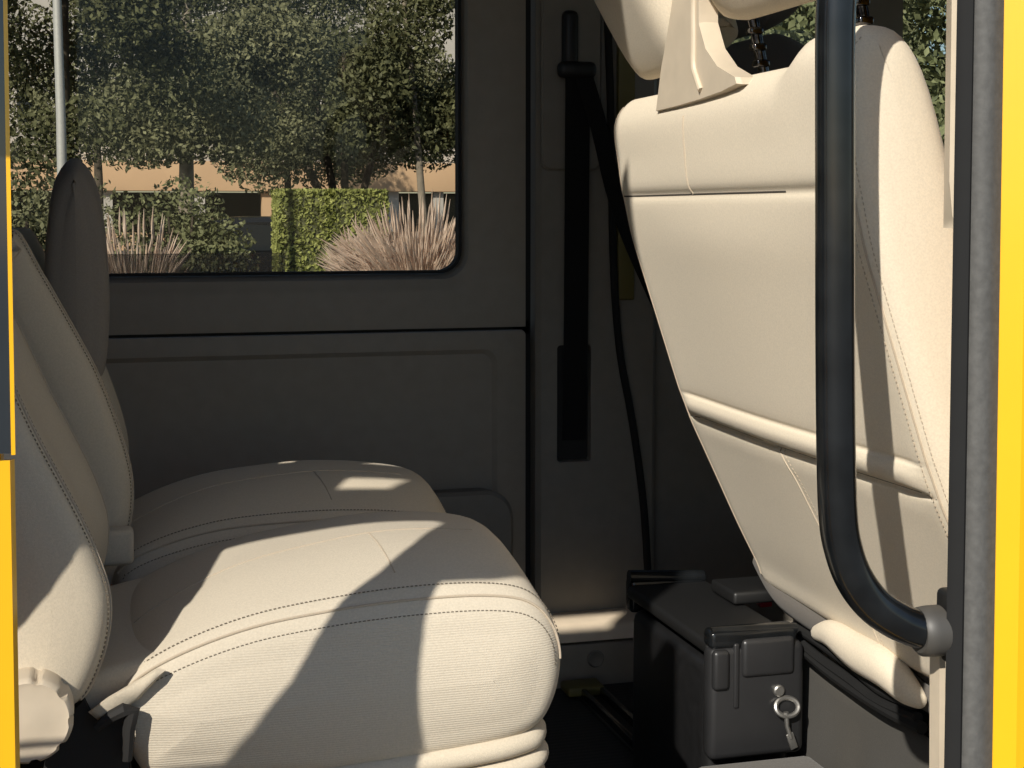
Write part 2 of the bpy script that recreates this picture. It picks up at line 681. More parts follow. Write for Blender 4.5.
# floor, ceiling, end walls, near side
mb = MB()
mb.box((0.65, 2.27, ZF - .03), (4.7, 1.72, 0.06))
struct(mb.build('floor', M['mat'], None))
mb = MB()
mb.box((0.65, 2.27, 2.53), (4.7, 1.76, 0.06), 0.02)
struct(mb.build('ceiling', M['headliner'], None))
mb = MB()
mb.box((-1.66, 2.27, 1.5), (0.06, 1.76, 2.0))
struct(mb.build('wall_rear', M['trim'], None))
mb = MB()
mb.loft([[Vector((2.97, y, z)) for y, z in rect_match(1.40, 3.14, 0.5, 2.5)],
         [Vector((2.97, y, z)) for y, z in rrect(1.52, 3.02, 1.40, 2.2, .08)],
         [Vector((3.03, y, z)) for y, z in rrect(1.53, 3.01, 1.41, 2.19, .08)]], True, False, False)
struct(mb.build('wall_front', M['trim_dark'], None, 30))
mb = MB()
mb.loft([[Vector((3.01, y, z)) for y, z in rrect(1.53, 3.01, 1.41, 2.19, .08)]], True, True, False)
struct(mb.build('window_4', M['glass_cab'], None))

# ledge at the foot of the far wall, a rounded step with a smooth plug below it
lz = at(595, 606, YW).z
ly = YW - 0.14
mb = MB()
prof = [(YW + .03, lz + .004), (YW - .02, lz), (ly + .03, lz - .004), (ly + .01, lz - .012), (ly, lz - .035)]
mb.loft([[Vector((x, y, z)) for y, z in catmull([(y, z, 0) for y, z in prof], 4) and [(p.x, p.y) for p in catmull([(y, z, 0) for y, z in prof], 4)]]
         for x in (-1.6, 0.0, 1.14, 1.16)], False, False, False)
struct(mb.build('trim_3', M['ledge'], None))
mb = MB()
mb.box((0.2, ly + .035, (lz - .035 + ZF) / 2 - .01), (3.6, 0.06, lz - .03 - ZF), 0.006)
struct(mb.build('wall_far_foot', M['trim'], None))
pc = at(596, 659, ly)
mb = MB()
mb.lathe([(0.0185, 0.0), (0.0185, 0.004), (0.016, 0.006), (0.014, 0.0045), (0.0, 0.004)][::1], (pc.x, ly + .005, pc.z), (0, -1, 0), 28)
tag(mb.build('round_plug', M['trim_dark'], None), 'small round plastic plug in the low panel beneath the sunlit ledge', 'plug')

# bulge by the window seat
b0, b1 = at(430, 560, YW - .1), at(517, 492, YW - .1)
mb = MB()
br = [ring_xz(rrect(0.15, b1.x, 0.62, b1.z - .006, .06), YW + .002), ring_xz(rrect(0.15, b1.x, 0.62, b1.z - .002, .06), YW - .07),
      ring_xz(rrect(0.155, b1.x - .005, 0.625, b1.z + .003, .058), YW - .085), ring_xz(rrect(0.16, b1.x - .012, 0.63, b1.z - .004, .055), YW - .095),
      ring_xz(rrect(0.2, b1.x - .05, 0.67, b1.z - .05, .03), YW - .098)]
mb.loft(br, True, False, True)
tag(mb.build('wheel_arch_cover', M['trim_dark'], None), 'dark rounded moulded cover low on the far side wall behind the seat cushions', 'wheel arch cover')

# ------------------------------------------------------------------ seat belt on the far pillar
belt = empty('seat_belt', at(575, 462, YP), 'black seat belt hanging down the dark pillar beside the big window', 'seat belt')
mb = MB()
path = [at(578, 70, YP - .035), at(577, 200, YP - .03), at(576, 330, YP - .022), at(575, 380, YP - .01), at(574, 440, YP + .01)]
hw = 0.027
pts = catmull(path, 6)
ring = []
for p in pts:
    ring.append([p + Vector((dx, dy, 0)) for dx, dy in ((-hw, 0), (hw, 0), (hw, .0018), (-hw, .0018))])
mb.loft(ring)
mb.build('strap', M['webbing'], belt)
mb = MB()
ring = []
pts2 = catmull([at(584, 75, YP - .038), at(600, 130, YP - .05), at(622, 215, YP - .05), at(668, 320, YP - .045), at(745, 470, YP - .045)], 6)
for k, p in enumerate(pts2):
    t = (pts2[min(k + 1, len(pts2) - 1)] - pts2[max(k - 1, 0)]).normalized()
    n_ = Vector((t.z, 0, -t.x))
    ring.append([p - n_ * .019, p + n_ * .019, p + n_ * .019 + Vector((0, .002, 0)), p - n_ * .019 + Vector((0, .002, 0))])
mb.loft(ring)
mb.build('lap_strap', M['webbing'], belt)
mb = MB()
g0, g1 = at(571, 78, YP - .03), at(571, 10, YP - .03)
mb.box(((g0.x + g1.x) / 2, YP - .022, (g0.z + g1.z) / 2), (0.034, 0.03, abs(g1.z - g0.z)), 0.012)
c = at(576, 70, YP - .03)
mb.box((c.x, YP - .035, c.z), (0.085, 0.03, 0.035), 0.013)
mb.build('guide_loop', M['black_plastic'], belt)
mb = MB()
mb.loft([ring_xz(rrect(sx0 + .004, sx1 - .004, sz0 + .004, sz1 + .02, .006), YP + .012), ring_xz(rrect(sx0 + .004, sx1 - .004, sz0 + .004, sz1 + .02, .006), YP + .03)])
mb.build('slot_liner', M['groove'], belt)

# rubber seal running down beside the pillar and a yellow strip of door frame
pts = catmull([at(606, -20, YP - .02), at(611, 120, YP - .02), at(613, 250, YP - .02), at(619, 345, YP - .02), at(632, 420, YP - .02), at(643, 500, YP - .02), at(648, 575, YP - .02)], 8)
mb = MB()
mb.tube(pts, 0.0085, 10)
tag(mb.build('door_seal', M['rubber_black'], None), 'thin black rubber seal curving down the dark pillar behind the front seat', 'door seal')
mb = MB()
a, b_ = at(617, 300, YW - .04), at(635, 60, YW - .04)
mb.box(((a.x + b_.x) / 2, YW - .035, (a.z + b_.z) / 2 + .2), (b_.x - a.x, 0.02, abs(a.z - b_.z) + .4), .004)
struct(mb.build('trim_4', M['olive'], None))

# ------------------------------------------------------------------ rear seats
def cushion_ring(z_shift=0.0, nose=0.0, tilt=0.0):
    ctrl = [  # x, z at the edge, z at the crown
        (0.05, 0.860, 0.860), (0.022, 0.895, 0.895), (0.008, 0.94, 0.945), (0.025, 0.972, 0.988), (0.08, 0.998, 1.035), (0.16, 1.020, 1.070),
        (0.25, 1.031, 1.090), (0.34, 1.036, 1.102), (0.43, 1.036, 1.099), (0.488, 1.026, 1.078), (0.520, 0.998, 1.022), (0.530, 0.955, 0.965),
        (0.520, 0.905, 0.91), (0.492, 0.872, 0.875), (0.42, 0.855, 0.855), (0.28, 0.845, 0.845), (0.14, 0.85, 0.85)]

    def f(v):
        t = min(1.0, max(0.0, min(v, 1 - v) / 0.5))
        c = math.sin(t * math.pi / 2) ** 0.8
        # raised side bolsters with a shallow well between them
        well = 0.010 * math.exp(-((v - 0.5) / 0.22) ** 2)
        pts = []
        for x, ze, zc in ctrl:
            z = ze + (zc - ze) * c
            if 0.05 < x < 0.47 and zc > 1.0:
                z -= well
            pts.append((x + (nose * c if x > 0.4 else 0), z + z_shift - tilt * (x - .24), 0))
        return [Vector((p.x, p.y)) for p in catmull(pts, 5, True)]
    return f


def back_ring(front, thick, ztop, bol=0.022):
    # front: list of (x, z) bottom to top on the bolster edge
    def f(v):
        d = min(v, 1 - v)
        b = bol * (1 - smooth01((d - 0.10) / 0.18))
        pts = []
        for k, (x, z) in enumerate(front):
            pts.append((x - (bol - b), z, 0))
        xt, zt = front[-1]
        pts.append((xt - bol + b - .03, ztop, 0))
        pts.append((xt - thick * .75, ztop - .012, 0))
        for x, z in reversed(front):
            pts.append((x - thick - .005, z, 0))
        x0, z0 = front[0]
        pts.append((x0 - thick * .5, z0 - .03, 0))
        return [Vector((p.x, p.y)) for p in catmull(pts, 5, True)]
    return f


def headrest_pad(cx, y0, y1, z0, z1, thick, lean=0.0):
    def f(v):
        d = min(v, 1 - v)
        sh = 0.02 * (1 - smooth01(d / 0.3))
        t = thick
        pts = []
        h = z1 - z0
        for fx, fz in ((-.30, 0), (-.46, .12), (-.5, .4), (-.42, .75), (-.28, .92), (0.0, 1.0), (.30, .90), (.44, .7), (.5, .4), (.45, .12), (.30, 0)):
            z = z0 + h * fz - (sh if fz > .5 else 0)
            pts.append((cx + fx * t + lean * (z - z0), z, 0))
        return [Vector((p.x, p.y)) for p in catmull(pts, 4, True)]
    return Pad(f, y0, y1, 0.022, 0.005, 12)


def rear_seat(y0, y1, front, head_x, label, dz=0.0, knob=False, head=(1.33, 1.585), back_top=1.50, hy=None):
    root = empty('rear_seat', (0.2, (y0 + y1) / 2, ZF), label, 'seat', 'row of two rear seats')
    # cushion
    cr = cushion_ring(dz, 0.0 if knob else 0.016, 0.0 if knob else 0.075)
    pad = Pad(cr, y0, y1, 0.034, 0.009, 20)
    cu = pad.mesh().build('cushion', M['fabric_rib' if knob else 'fabric'], root, 180)
    ring = cr(0.5)
    it = {x: index_of(ring, x=x, rng=range(15, 58)) for x in (0.0, 0.03, 0.1, 0.33, 0.46)}
    inose = 52
    W = y1 - y0
    va = 0.016 / W
    for vv, st in ((va, False), (0.030 / W, True), (1 - va, False)):
        path = [pad.on(vv, i / 3, 0.0012) for i in range(3 * 13, 3 * 55)]
        if st:
            stitches(path, cu)
        else:
            seam(path, cu, 0.0016, 'seam')
    path = [pad.on(0.006 / W, i / 3, 0.0012) for i in range(3 * 13, 3 * 55)]
    stitches(path, cu)
    # seams on the top panel
    i0, i1, i2 = it[0.03], it[0.33], it[0.46]
    seam([pad.on(0.40, i0 + (i2 - i0) * k / 40, 0.0002) for k in range(41)], cu, 0.0009, 'seam')
    seam([pad.on(0.40 - 0.27 * k / 20, i1 + 0.03 * k, 0.0002) for k in range(21)], cu, 0.0009, 'seam')
    path = [pad.on(0.86 - 0.76 * k / 40, inose - 3.0 - 1.5 * math.sin(math.pi * k / 40), 0.0004) for k in range(41)]
    stitches(path, cu, 0.0075, 0.003, 0.0006, 'seam')
    # backrest
    br = back_ring(front, 0.115, back_top)
    bp = Pad(br, y0 - (.035 if knob else -.005), y1 - .005, 0.030, 0.003, 18)
    bk = bp.mesh().build('backrest', M['fabric'], root, 180)
    nfront = 5 * (len(front) - 1)
    for vv in (0.016 / W, 0.034 / W):
        path = [bp.on(vv, 1 + (nfront) * k / 60, 0.0009) for k in range(61)]
        stitches(path, bk)
    seam([bp.on(0.025 / W, 1 + nfront * k / 60, 0.0006) for k in range(61)], bk, 0.0015, 'seam')
    seam([bp.on(1 - 0.025 / W, 1 + nfront * k / 60, 0.0006) for k in range(61)], bk, 0.0012, 'seam')
    # headrest
    hy0, hy1 = hy or (y0 + .09, y1 - .09)
    hp = headrest_pad(head_x, hy0, hy1, head[0], head[1], 0.094)
    hd = hp.mesh().build('headrest', M['fabric'] if knob else M['shaded_fabric'], root, 180)
    for yy in (hy0 + .06, hy1 - .06):
        mb = MB()
        mb.tube([Vector((head_x - .02, yy, head[0] - .10)), Vector((head_x, yy, head[0] + .05))], 0.006, 10)
        mb.build('headrest_post', M['steel'], hd)
    # hinge tab where cushion and back meet
    mb = MB()
    mb.box((0.012, y1 + .018, 1.03 + dz), (0.055, 0.04, 0.05), 0.008)
    mb.build('fabric_tab', M['fabric'], root)
    # gap cloth between cushion and back
    mb = MB()
    mb.box((0.02, (y0 + y1) / 2, 0.965 + dz), (0.12, W - .05, 0.05), 0.015, Matrix.Rotation(R(-12), 3, 'Y'))
    mb.build('rear_flap', M['fabric'], root)
    # metal underframe with legs
    mb = MB()
    for yy in (y0 + .05, y1 - .05):
        mb.box((0.23, yy, 0.82), (0.5, 0.035, 0.05), 0.006)
    for xx in (0.03, 0.44):
        mb.box((xx, (y0 + y1) / 2, 0.80), (0.035, W - .06, 0.035), 0.006)
    mb.build('seat_frame', M['black_metal'], root)
    for xx in (0.06, 0.42):
        for yy in (y0 + .06, y1 - .06):
            mb = MB()
            mb.box((xx, yy, (ZF + .80) / 2), (0.05, 0.035, .80 - ZF), 0.006)
            mb.build('leg', M['black_metal'], root)
    return root, pad, bp


D_front = []
for p in ((74, 706), (92, 684), (107, 642), (110, 600), (99, 560), (76, 510), (38, 440), (13, 388), (-15, 330), (-34, 280), (-45, 230)):
    q = at(p[0], p[1], 1.665)
    D_front.append((q.x, q.z))
near_seat, near_pad, near_back = rear_seat(1.68, 2.125, D_front, -0.16, 'beige cloth rear seat by the open door, patched with hard sun and shadow', 0.005, True, (1.62, 1.86), 1.60)
B_front = []
for p in ((118, 560), (128, 535), (133, 505), (131, 470), (118, 425), (97, 372), (70, 322), (40, 270), (15, 230)):
    q = at(p[0], p[1], 2.20)
    B_front.append((q.x, q.z))
mid_seat, mid_pad, mid_back = rear_seat(2.185, 2.62, B_front, -0.034, 'shaded rear seat nearer the big window, its tall dark headrest against the glass', 0.006, False, (1.25, 1.582), 1.45, (2.30, 2.52))

# knob, bracket and hem on the near seat
KY = 1.60
kc = at(28, 722, KY)
rad = (at(75, 722, KY) - kc).x * 0.98
mb = MB()
n = 96
rings = []
for rr, yy, lobes in ((0.97, 0.055, 0), (1.0, 0.03, 1), (1.0, 0.006, 1), (0.965, 0.0, .75), (0.90, -0.003, .25), (0.80, -0.002, 0), (0.4, -0.004, 0), (0.02, -0.005, 0)):
    ring = []
    for k in range(n):
        a = 2 * math.pi * k / n
        g = max(0.0, math.cos(a * 9 + .4) - 0.55) / 0.45
        q = rad * (rr - 0.12 * lobes * g * (2 - g))
        ring.append(Vector((kc.x + q * math.cos(a), KY + yy, kc.z + q * math.sin(a))))
    rings.append(ring)
mb.loft(rings)
mb.build('recliner_knob', M['beige_plastic'], near_seat, 50)
# hinge bracket
mb = MB()
bpts = [at(84, 700, 1.69), at(92, 716, 1.69), at(112, 714, 1.69), at(130, 708, 1.69), at(134, 713, 1.69), at(128, 730, 1.69), at(130, 790, 1.69), at(40, 790, 1.69), at(50, 735, 1.69)]
mb.loft([[p for p in bpts], [p + Vector((0, .02, 0)) for p in bpts]])
mb.build('hinge_bracket', M['groove'], near_seat)
mb = MB()
mb.tube([at(96, 728, 1.668), at(112, 716, 1.665), at(124, 710, 1.665), at(133, 711, 1.665), at(129, 728, 1.665), at(127, 760, 1.668)], [.005, .007, .008, .008, .007, .006], 8)
mb.build('release_lever', M['groove'], near_seat)
# side shield below the knob (rough dark plastic)
mb = MB()
mb.loft([[p, p + Vector((0, .03, 0))] for p in (at(70, 770, 1.69), at(82, 745, 1.69), at(100, 735, 1.69), at(124, 735, 1.69), at(132, 775, 1.69))] , False, False, False)
mb.box((0.0, 1.72, 0.80), (0.14, 0.05, 0.12), 0.01)
mb.build('side_shield', M['shield'], near_seat)
# cloth wedge at the cushion's back corner
mb = MB()
wp = [(88, 712), (108, 697), (132, 683), (158, 668), (166, 670), (140, 698), (122, 711), (100, 722)]
mb.loft([[at(x, y, 1.685) for x, y in wp], [at(x, y, 1.675) + Vector((0, 0, 0)) for x, y in wp], [at(x + (118 - x) * .2, y + (700 - y) * .25, 1.668) for x, y in wp]])
mb.build('corner_flap', M['fabric'], near_seat, 60)
# pleated hem under the cushion nose
mb = MB()
for k, (zz, rr, xx) in enumerate(((0.865, .016, .505), (0.838, .014, .510), (0.812, .014, .506), (0.785, .013, .508))):
    pts = [Vector((xx - .30, 1.694, zz - .02)), Vector((xx - .10, 1.692, zz - .006)), Vector((xx - .03, 1.70, zz)), Vector((xx - .006, 1.72, zz + .003)), Vector((xx, 1.78, zz + .004)), Vector((xx, 2.07, zz + .004)), Vector((xx - .03, 2.10, zz))]
    mb.tube(catmull(pts, 6), rr, 10, True, 0.9)
mb.build('pleated_hem', M['fabric'], near_seat, 60)

# ------------------------------------------------------------------ front bench
bench = empty('front_bench_seat', (1.25, 1.9, ZF), 'cream cloth front bench seat seen from behind, full in the sun', 'bench seat')
B0, B1 = 1.50, 2.30
bc = []
for p in ((615, 118), (616, 150), (619, 180), (632, 240), (660, 330), (677, 385), (690, 420), (740, 530), (765, 580)):
    q = at(p[0], p[1], 2.28)
    bc.append((q.x, q.z))
bz = [z for x, z in bc][::-1]
bxs = [x for x, z in bc][::-1]


def back_x(z):
    if z > bz[-1]:
        return bxs[-1] - 0.02 * (z - bz[-1])
    if z < bz[0]:
        return bxs[0] + 0.5 * (bz[0] - z)
    return interp(z, bz, bxs)


ZFOLD = at(681, 398, 2.28).z


def bench_ring(v):
    Y = B0 + (B1 - B0) * v
    # top edge: a raised shoulder at the near end
    top = 1.680 + 0.030 * smooth01((1.70 - Y) / 0.07)
    zs = [0.878, 0.92, 0.98, 1.05, 1.12, ZFOLD - .050, ZFOLD - .034, ZFOLD - .028, ZFOLD - .020, ZFOLD - .006, ZFOLD + .006, ZFOLD + .012, ZFOLD + .03, 1.33, 1.40, 1.46, 1.51, 1.525, 1.54, 1.58]
    off = {5: 0.0, 6: .003, 7: .010, 8: -.006, 9: -.010, 10: -.004, 11: .002, 12: 0.0, 16: -.001, 17: .004, 18: -.001}
    pts = []
    wv = 0.5 - 0.5 * math.cos(2 * math.pi * v)
    for k, z in enumerate(zs):
        o = off.get(k, 0.0) * smooth01((min(v, 1 - v) - .03) / .05)
        pts.append((back_x(z) + o - 0.010 * wv * (1 if z < 1.5 else .5), z, 0))
    xt = back_x(1.62)
    pts.append((xt - .004, top - .045, 0))
    pts.append((xt + .012, top - .012, 0))
    pts.append((xt + .035, top, 0))
    pts.append((xt + .075, top - .012, 0))
    pts.append((xt + .110, top - .07, 0))
    for z in (1.5, 1.35, 1.2, 1.05, 0.95):
        pts.append((back_x(z) + .135, z, 0))
    pts.append((back_x(.90) + .12, .88, 0))
    pts.append((back_x(.88) + .06, .865, 0))
    return [Vector((p.x, p.y)) for p in catmull(pts, 4, True)]


bpad = Pad(bench_ring, B0, B1, 0.034, 0.002, 40)
bb = bpad.mesh().build('backrest', M['fabric_front'], bench, 180)
# corner seam with twin rows of stitching at the near end
i_lo, i_hi = 2, 4 * 21
Wb = B1 - B0
seam([bpad.on(.020 / Wb, i_lo + (i_hi - i_lo) * k / 90, .0008) for k in range(91)], bb, .0014, 'seam')
for vv in (0.012, 0.030):
    stitches([bpad.on(vv / Wb, i_lo + (i_hi - i_lo) * k / 90, .0008) for k in range(91)], bb, .0065, .0035, .0007, 'seam')
seam([bpad.on(1 - .022 / Wb, i_lo + (i_hi - i_lo) * k / 90, .0008) for k in range(91)], bb, .0012, 'seam')
# the two horizontal creases
ring = bench_ring(.5)
ic = 4 * 7
seam([bpad.on(0.03 + .95 * k / 60, ic - .2, -.003) for k in range(61)], bb, .0032, 'seam_dark')  # dark cord in the fold paints in the crease's shade
ic = 4 * 17
seam([bpad.on(0.235 + .73 * k / 60, ic, -.0005) for k in range(61)], bb, .0016, 'seam_dark')
# middle vertical seam
seam([bpad.on(0.555 - .10 * k / 50, 4 * 8 - 30 * k / 50, .0004) for k in range(51)], bb, .0010, 'seam')
stitches([bpad.on(0.538 - .10 * k / 50, 4 * 8 - 30 * k / 50, .0004) for k in range(51)], bb, .006, .003, .0006, 'seam')
seam([bpad.on(0.60, 4 * 17 + 12 * k / 20, .0004) for k in range(21)], bb, .0010, 'seam')
# line of the narrow side panel on the near end
# hidden seat squab of the bench
def squab_ring(v):
    pts = [(1.12, .83, 0), (1.10, .90, 0), (1.16, .965, 0), (1.35, .985, 0), (1.5, .98, 0), (1.58, .95, 0), (1.60, .89, 0), (1.56, .84, 0), (1.35, .82, 0)]
    return [Vector((p.x, p.y)) for p in catmull(pts, 4, True)]


Pad(squab_ring, B0 + .01, B1 - .01, .03, .006, 10).mesh().build('squab', M['fabric_front'], bench, 180)
mb = MB()
mb.box((1.35, 1.97, (ZF + .83) / 2 + .0), (0.36, 0.62, .83 - ZF - .0), 0.01)
mb.build('pedestal', M['black_metal'], bench)


# headrests
def tilted_headrest(y0, y1, cx, cz, w_, h, tilt, cut=0.35):
    def f(v):
        pts = []
        d = min(v, 1 - v)
        k = 1 - 0.10 * (1 - smooth01(d / .25))
        for fx, fz in ((-.30, -.5), (-.47, -.40), (-.5, 0), (-.46, .35), (-.25, .5), (.1, .48), (.40, .36), (.5, 0), (.47, -.40), (.30, -.5)):
            x, z = fx * w_ * k, fz * h * k
            pts.append((cx + x * math.cos(tilt) + z * math.sin(tilt), cz - x * math.sin(tilt) + z * math.cos(tilt), 0))
        return [Vector((p.x, p.y)) for p in catmull(pts, 5, True)]
    return Pad(f, y0, y1, .035, .006, 12)


HT = R(-30)
h_far = tilted_headrest(2.03, 2.27, 0.812, 1.835, .125, .25, HT)
hf = h_far.mesh().build('headrest', M['fabric_front'], bench, 180)
h_near = tilted_headrest(1.56, 1.935, 0.812, 1.883, .125, .25, HT)
hn_ = h_near.mesh().build('headrest', M['fabric_front'], bench, 180)
for hd, ys, xx in ((hf, (2.06, 2.19), .865), (hn_, (1.58, 1.868), .868)):
    for yy in ys:
        mb = MB()
        mb.tube([Vector((xx + .004, yy, 1.65)), Vector((xx - .03, yy, 1.80))], .0075, 12)
        for k in range(7):
            t = k / 7
            c = Vector((xx + .004, yy, 1.65)).lerp(Vector((xx - .03, yy, 1.80)), t + .04)
            mb.box(c + Vector((-.002, -.002, 0)), (.019, .019, .010), .003)
        mb.build('headrest_post', M['dark_chrome'], hd)
# plastic belt guide rising between the headrests
mb = MB()
gp = [(655, 112), (660, 70), (667, 30), (676, -30), (703, -36), (699, 0), (699, 22), (706, 48), (718, 66), (736, 77), (738, 84), (722, 92), (700, 100), (676, 107)]
XG = .792
r0 = [atx(x, y, XG) for x, y in gp]
cc = atx(690, 70, XG)
rings = [[p + Vector((.028, 0, 0)) for p in r0], [p + Vector((.006, 0, 0)) for p in r0], [p.lerp(cc, .03) for p in r0]]
mb.loft(rings)
g = mb.build('belt_guide', M['beige_plastic'], bench, 30)
mb = MB()
rp = [atx(x, y, XG - .001) for x, y in ((697, -30), (694, 0), (694, 40), (694, 66), (697, 78), (701, 90))]
mb.tube(catmull(rp, 5), .0045, 8)
mb.build('guide_rib', M['beige_plastic'], g)

# hem, straps and skirt below the backrest
def xline(pts, X):
    return [atx(px, py, X) for px, py in pts]


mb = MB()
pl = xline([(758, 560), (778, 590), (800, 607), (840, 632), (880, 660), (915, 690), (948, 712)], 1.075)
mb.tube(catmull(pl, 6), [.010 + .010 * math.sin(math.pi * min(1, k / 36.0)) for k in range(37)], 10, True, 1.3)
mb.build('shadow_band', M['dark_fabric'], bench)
mb = MB()
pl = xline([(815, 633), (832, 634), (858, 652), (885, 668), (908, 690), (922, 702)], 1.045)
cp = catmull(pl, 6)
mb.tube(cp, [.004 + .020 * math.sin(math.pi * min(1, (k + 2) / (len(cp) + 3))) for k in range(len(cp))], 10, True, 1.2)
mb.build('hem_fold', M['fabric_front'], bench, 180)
mb = MB()
for pts, rr in (([(793, 626), (815, 640), (850, 665), (880, 690), (914, 705)], .007), ([(792, 634), (815, 655), (850, 680), (880, 702), (918, 718)], .008), ([(795, 642), (825, 668), (855, 690), (890, 712), (922, 728)], .009)):
    mb.tube(catmull(xline(pts, 1.05), 6), rr, 8, True, 1.0)
mb.build('strap', M['rubber_black'], bench)
mb = MB()
top = [(796, 640), (808, 655), (840, 685), (865, 700), (890, 716), (922, 735), (960, 760)]
bot = [(780, 830), (800, 830), (835, 830), (865, 830), (890, 830), (922, 830), (960, 830)]
rows = []
for t in np.linspace(0, 1, 9):
    row = []
    for k, (a, b_) in enumerate(zip(top, bot)):
        X = 1.065 + .010 * math.sin(k * 2.1 + t * 2.0) * (0.3 + t) - .01 * t
        row.append(atx(a[0] + (b_[0] - a[0]) * t, a[1] + (b_[1] - a[1]) * t, X))
    rows.append(catmull(row, 4))
back = [[p + Vector((.004, 0, 0)) for p in r] for r in rows]
n = len(rows[0])
mb.loft([r + q[::-1] for r, q in zip(rows, back)])
mb.build('skirt', M['skirt'], bench, 180)

# ------------------------------------------------------------------ black box behind the bench
KB = 1.135  # the box stands a little deeper in the cab
zt = CAMZ - (CAMZ - 0.925) * KB
BX, BY = 0.955 * KB, 2.0 * KB
box = empty('storage_box', (BX, BY, ZF), 'black metal box with a lidded top on the floor behind the cream front bench', 'storage box')
mb = MB()
mb.box((0.957, BY, (ZF + zt) / 2 - .02), (0.145, 0.34, zt - ZF - .035), .02)
mb.build('body', M['black_metal'], box)
mb = MB()
mb.box((0.957, BY, zt - .012), (0.152, 0.36, 0.022), .008)
lid = mb.build('lid', M['black_plastic'], box)
mb = MB()
YR = 2.17 * KB
a, b_ = at(629, 577, YR), at(703, 577, YR)
mb.tube([a, b_], .0125, 12)
mb.tube([a + Vector((0, .0, -.025)), b_ + Vector((0, 0, -.025))], .010, 10)
mb.box(((a.x + b_.x) / 2 + .0, YR + .005, a.z - .034), (b_.x - a.x, .034, .057), .007)
mb.build('hinge_bar', M['black_paint'], lid)
mb = MB()
YN = 1.845 * KB
a, b_ = at(705, 636, YN), at(792, 632, YN)
mb.box(((a.x + b_.x) / 2, YN - .005, (a.z + b_.z) / 2), (b_.x - a.x, .034, .030), .009)
mb.tube([a + Vector((.004, -.014, .011)), b_ + Vector((0, -.014, .011))], .007, 10)
mb.build('front_lip', M['black_paint'], lid)
# front apron with two pressed panels
mb = MB()
YA = 1.83 * KB
a, b_ = at(709, 648, YA), at(803, 752, YA)
mb.box(((a.x + b_.x) / 2, YA + .012, (a.z + b_.z) / 2), (b_.x - a.x, .034, abs(a.z - b_.z)), .012)
c1 = at(735, 662, YA)
mb.box((a.x + .017, YA - .004, a.z - .034), (.027, .016, .062), .007)
mb.box((c1.x + .052, YA - .004, c1.z + .006), (.088, .014, .060), .008)
mb.box((c1.x, YA - .002, c1.z - .02), (.009, .012, .10), .003)
mb.build('front_apron', M['grey_plastic'], box)
mb = MB()
mb.lathe([(.0, 0), (.009, 0), (.009, .005), (.007, .007), (0, .007)], at(778, 690, YA - .005), (0, -1, 0), 20)
mb.build('bolt', M['dull_steel'], box)

# ring and key
YK = YA - .012
keys = empty('key_ring', at(786, 706, YK), 'steel key hanging from a ring on the face of the black box', 'key ring')
c = at(787, 707, YK)
mb = MB()
mb.tube([c + Vector((.0185 * math.cos(t), .006 * math.sin(t), .0125 * math.sin(t))) for t in np.linspace(0, 2 * math.pi, 40)], .0040, 8, False)
mb.build('ring', M['dull_steel'], keys)
mb = MB()
k0, k1, k2, k3 = at(786, 712, YK - .005), at(787, 726, YK - .006), at(791, 738, YK - .006), at(794, 748, YK - .006)
mb.tube([k0, k1, k2], [.0042, .0034, .0038], 8)
mb.box(k2.lerp(k3, .3), (.012, .003, .026), .001, Matrix.Rotation(R(-20), 3, 'Y'))
mb.build('key', M['dull_steel'], keys)
# red and white tag
YT = 2.06 * KB
tg = empty('warning_tag', at(768, 600, YT), 'tiny red and white tag on top of the black box by the cream seat', 'tag')
c = at(764, 603, YT)
mb = MB()
mb.box(c, (.022, .02, .010), .002)
mb.build('red_half', M['red'], tg)
c = at(760, 598, YT)
mb = MB()
mb.box(c, (.012, .02, .008), .002)
mb.build('white_half', M['white'], tg)
mb = MB()
c = at(744, 620, YT)
mb.box((c.x, YT - .02, zt + .012), (.10, .1, .022), .006)
mb.build('backing', M['black_plastic'], tg)

# carpeted plinth under the bench edge
mb = MB()
pz = CAMZ - .362 * 2.27
a = atz(697, 744, pz)
mb.box((0.935, 1.84, (ZF + pz) / 2), (.19, .40, pz - ZF), .012)
tag(mb.build('carpeted_plinth', M['carpet'], None), 'grey carpeted step under the skirt of the cream front bench', 'step')

# rail across the floor
rail = empty('floor_rail', (0.95, 2.72, ZF), 'dark metal rail fixed across the black ribbed floor below the sunlit ledge', 'floor rail')
for x in (0.945, 0.985):
    mb = MB()
    mb.box((x, 2.62, ZF + .012), (.012, .62, .022), .004)
    mb.build('track', M['black_paint'], rail)
mb = MB()
mb.box((0.965, 2.62, ZF + .003), (.06, .62, .006), .002)
mb.build('base_strip', M['black_metal'], rail)
mb = MB()
c = at(584, 697, 2.9)
mb.box((c.x, 2.91, ZF + .016), (.08, .06, .02), .006)
mb.build('end_bracket', M['olive'], rail)

# ------------------------------------------------------------------ driver's seat (deep in shade)
drv = empty('driver_seat', (1.35, 2.62, ZF), 'dark shaded seat beyond the cream bench, glimpsed between its headrests', 'seat')


def drv_ring(v):
    d = min(v, 1 - v)
    dz = -.05 * (1 - smooth01(d / .3))
    pts = [(1.30, .95, 0), (1.24, 1.2, 0), (1.17, 1.5, 0), (1.13, 1.72 + dz, 0), (1.14, 1.80 + dz, 0), (1.19, 1.82 + dz, 0), (1.25, 1.76 + dz, 0), (1.30, 1.5, 0), (1.37, 1.2, 0), (1.42, .95, 0), (1.36, .92, 0)]
    return [Vector((p.x, p.y)) for p in catmull(pts, 4, True)]


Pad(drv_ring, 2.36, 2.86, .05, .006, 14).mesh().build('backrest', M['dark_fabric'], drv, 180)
tilted_headrest(2.48, 2.76, 1.15, 1.93, .10, .20, HT).mesh().build('headrest', M['dark_fabric'], drv, 180)


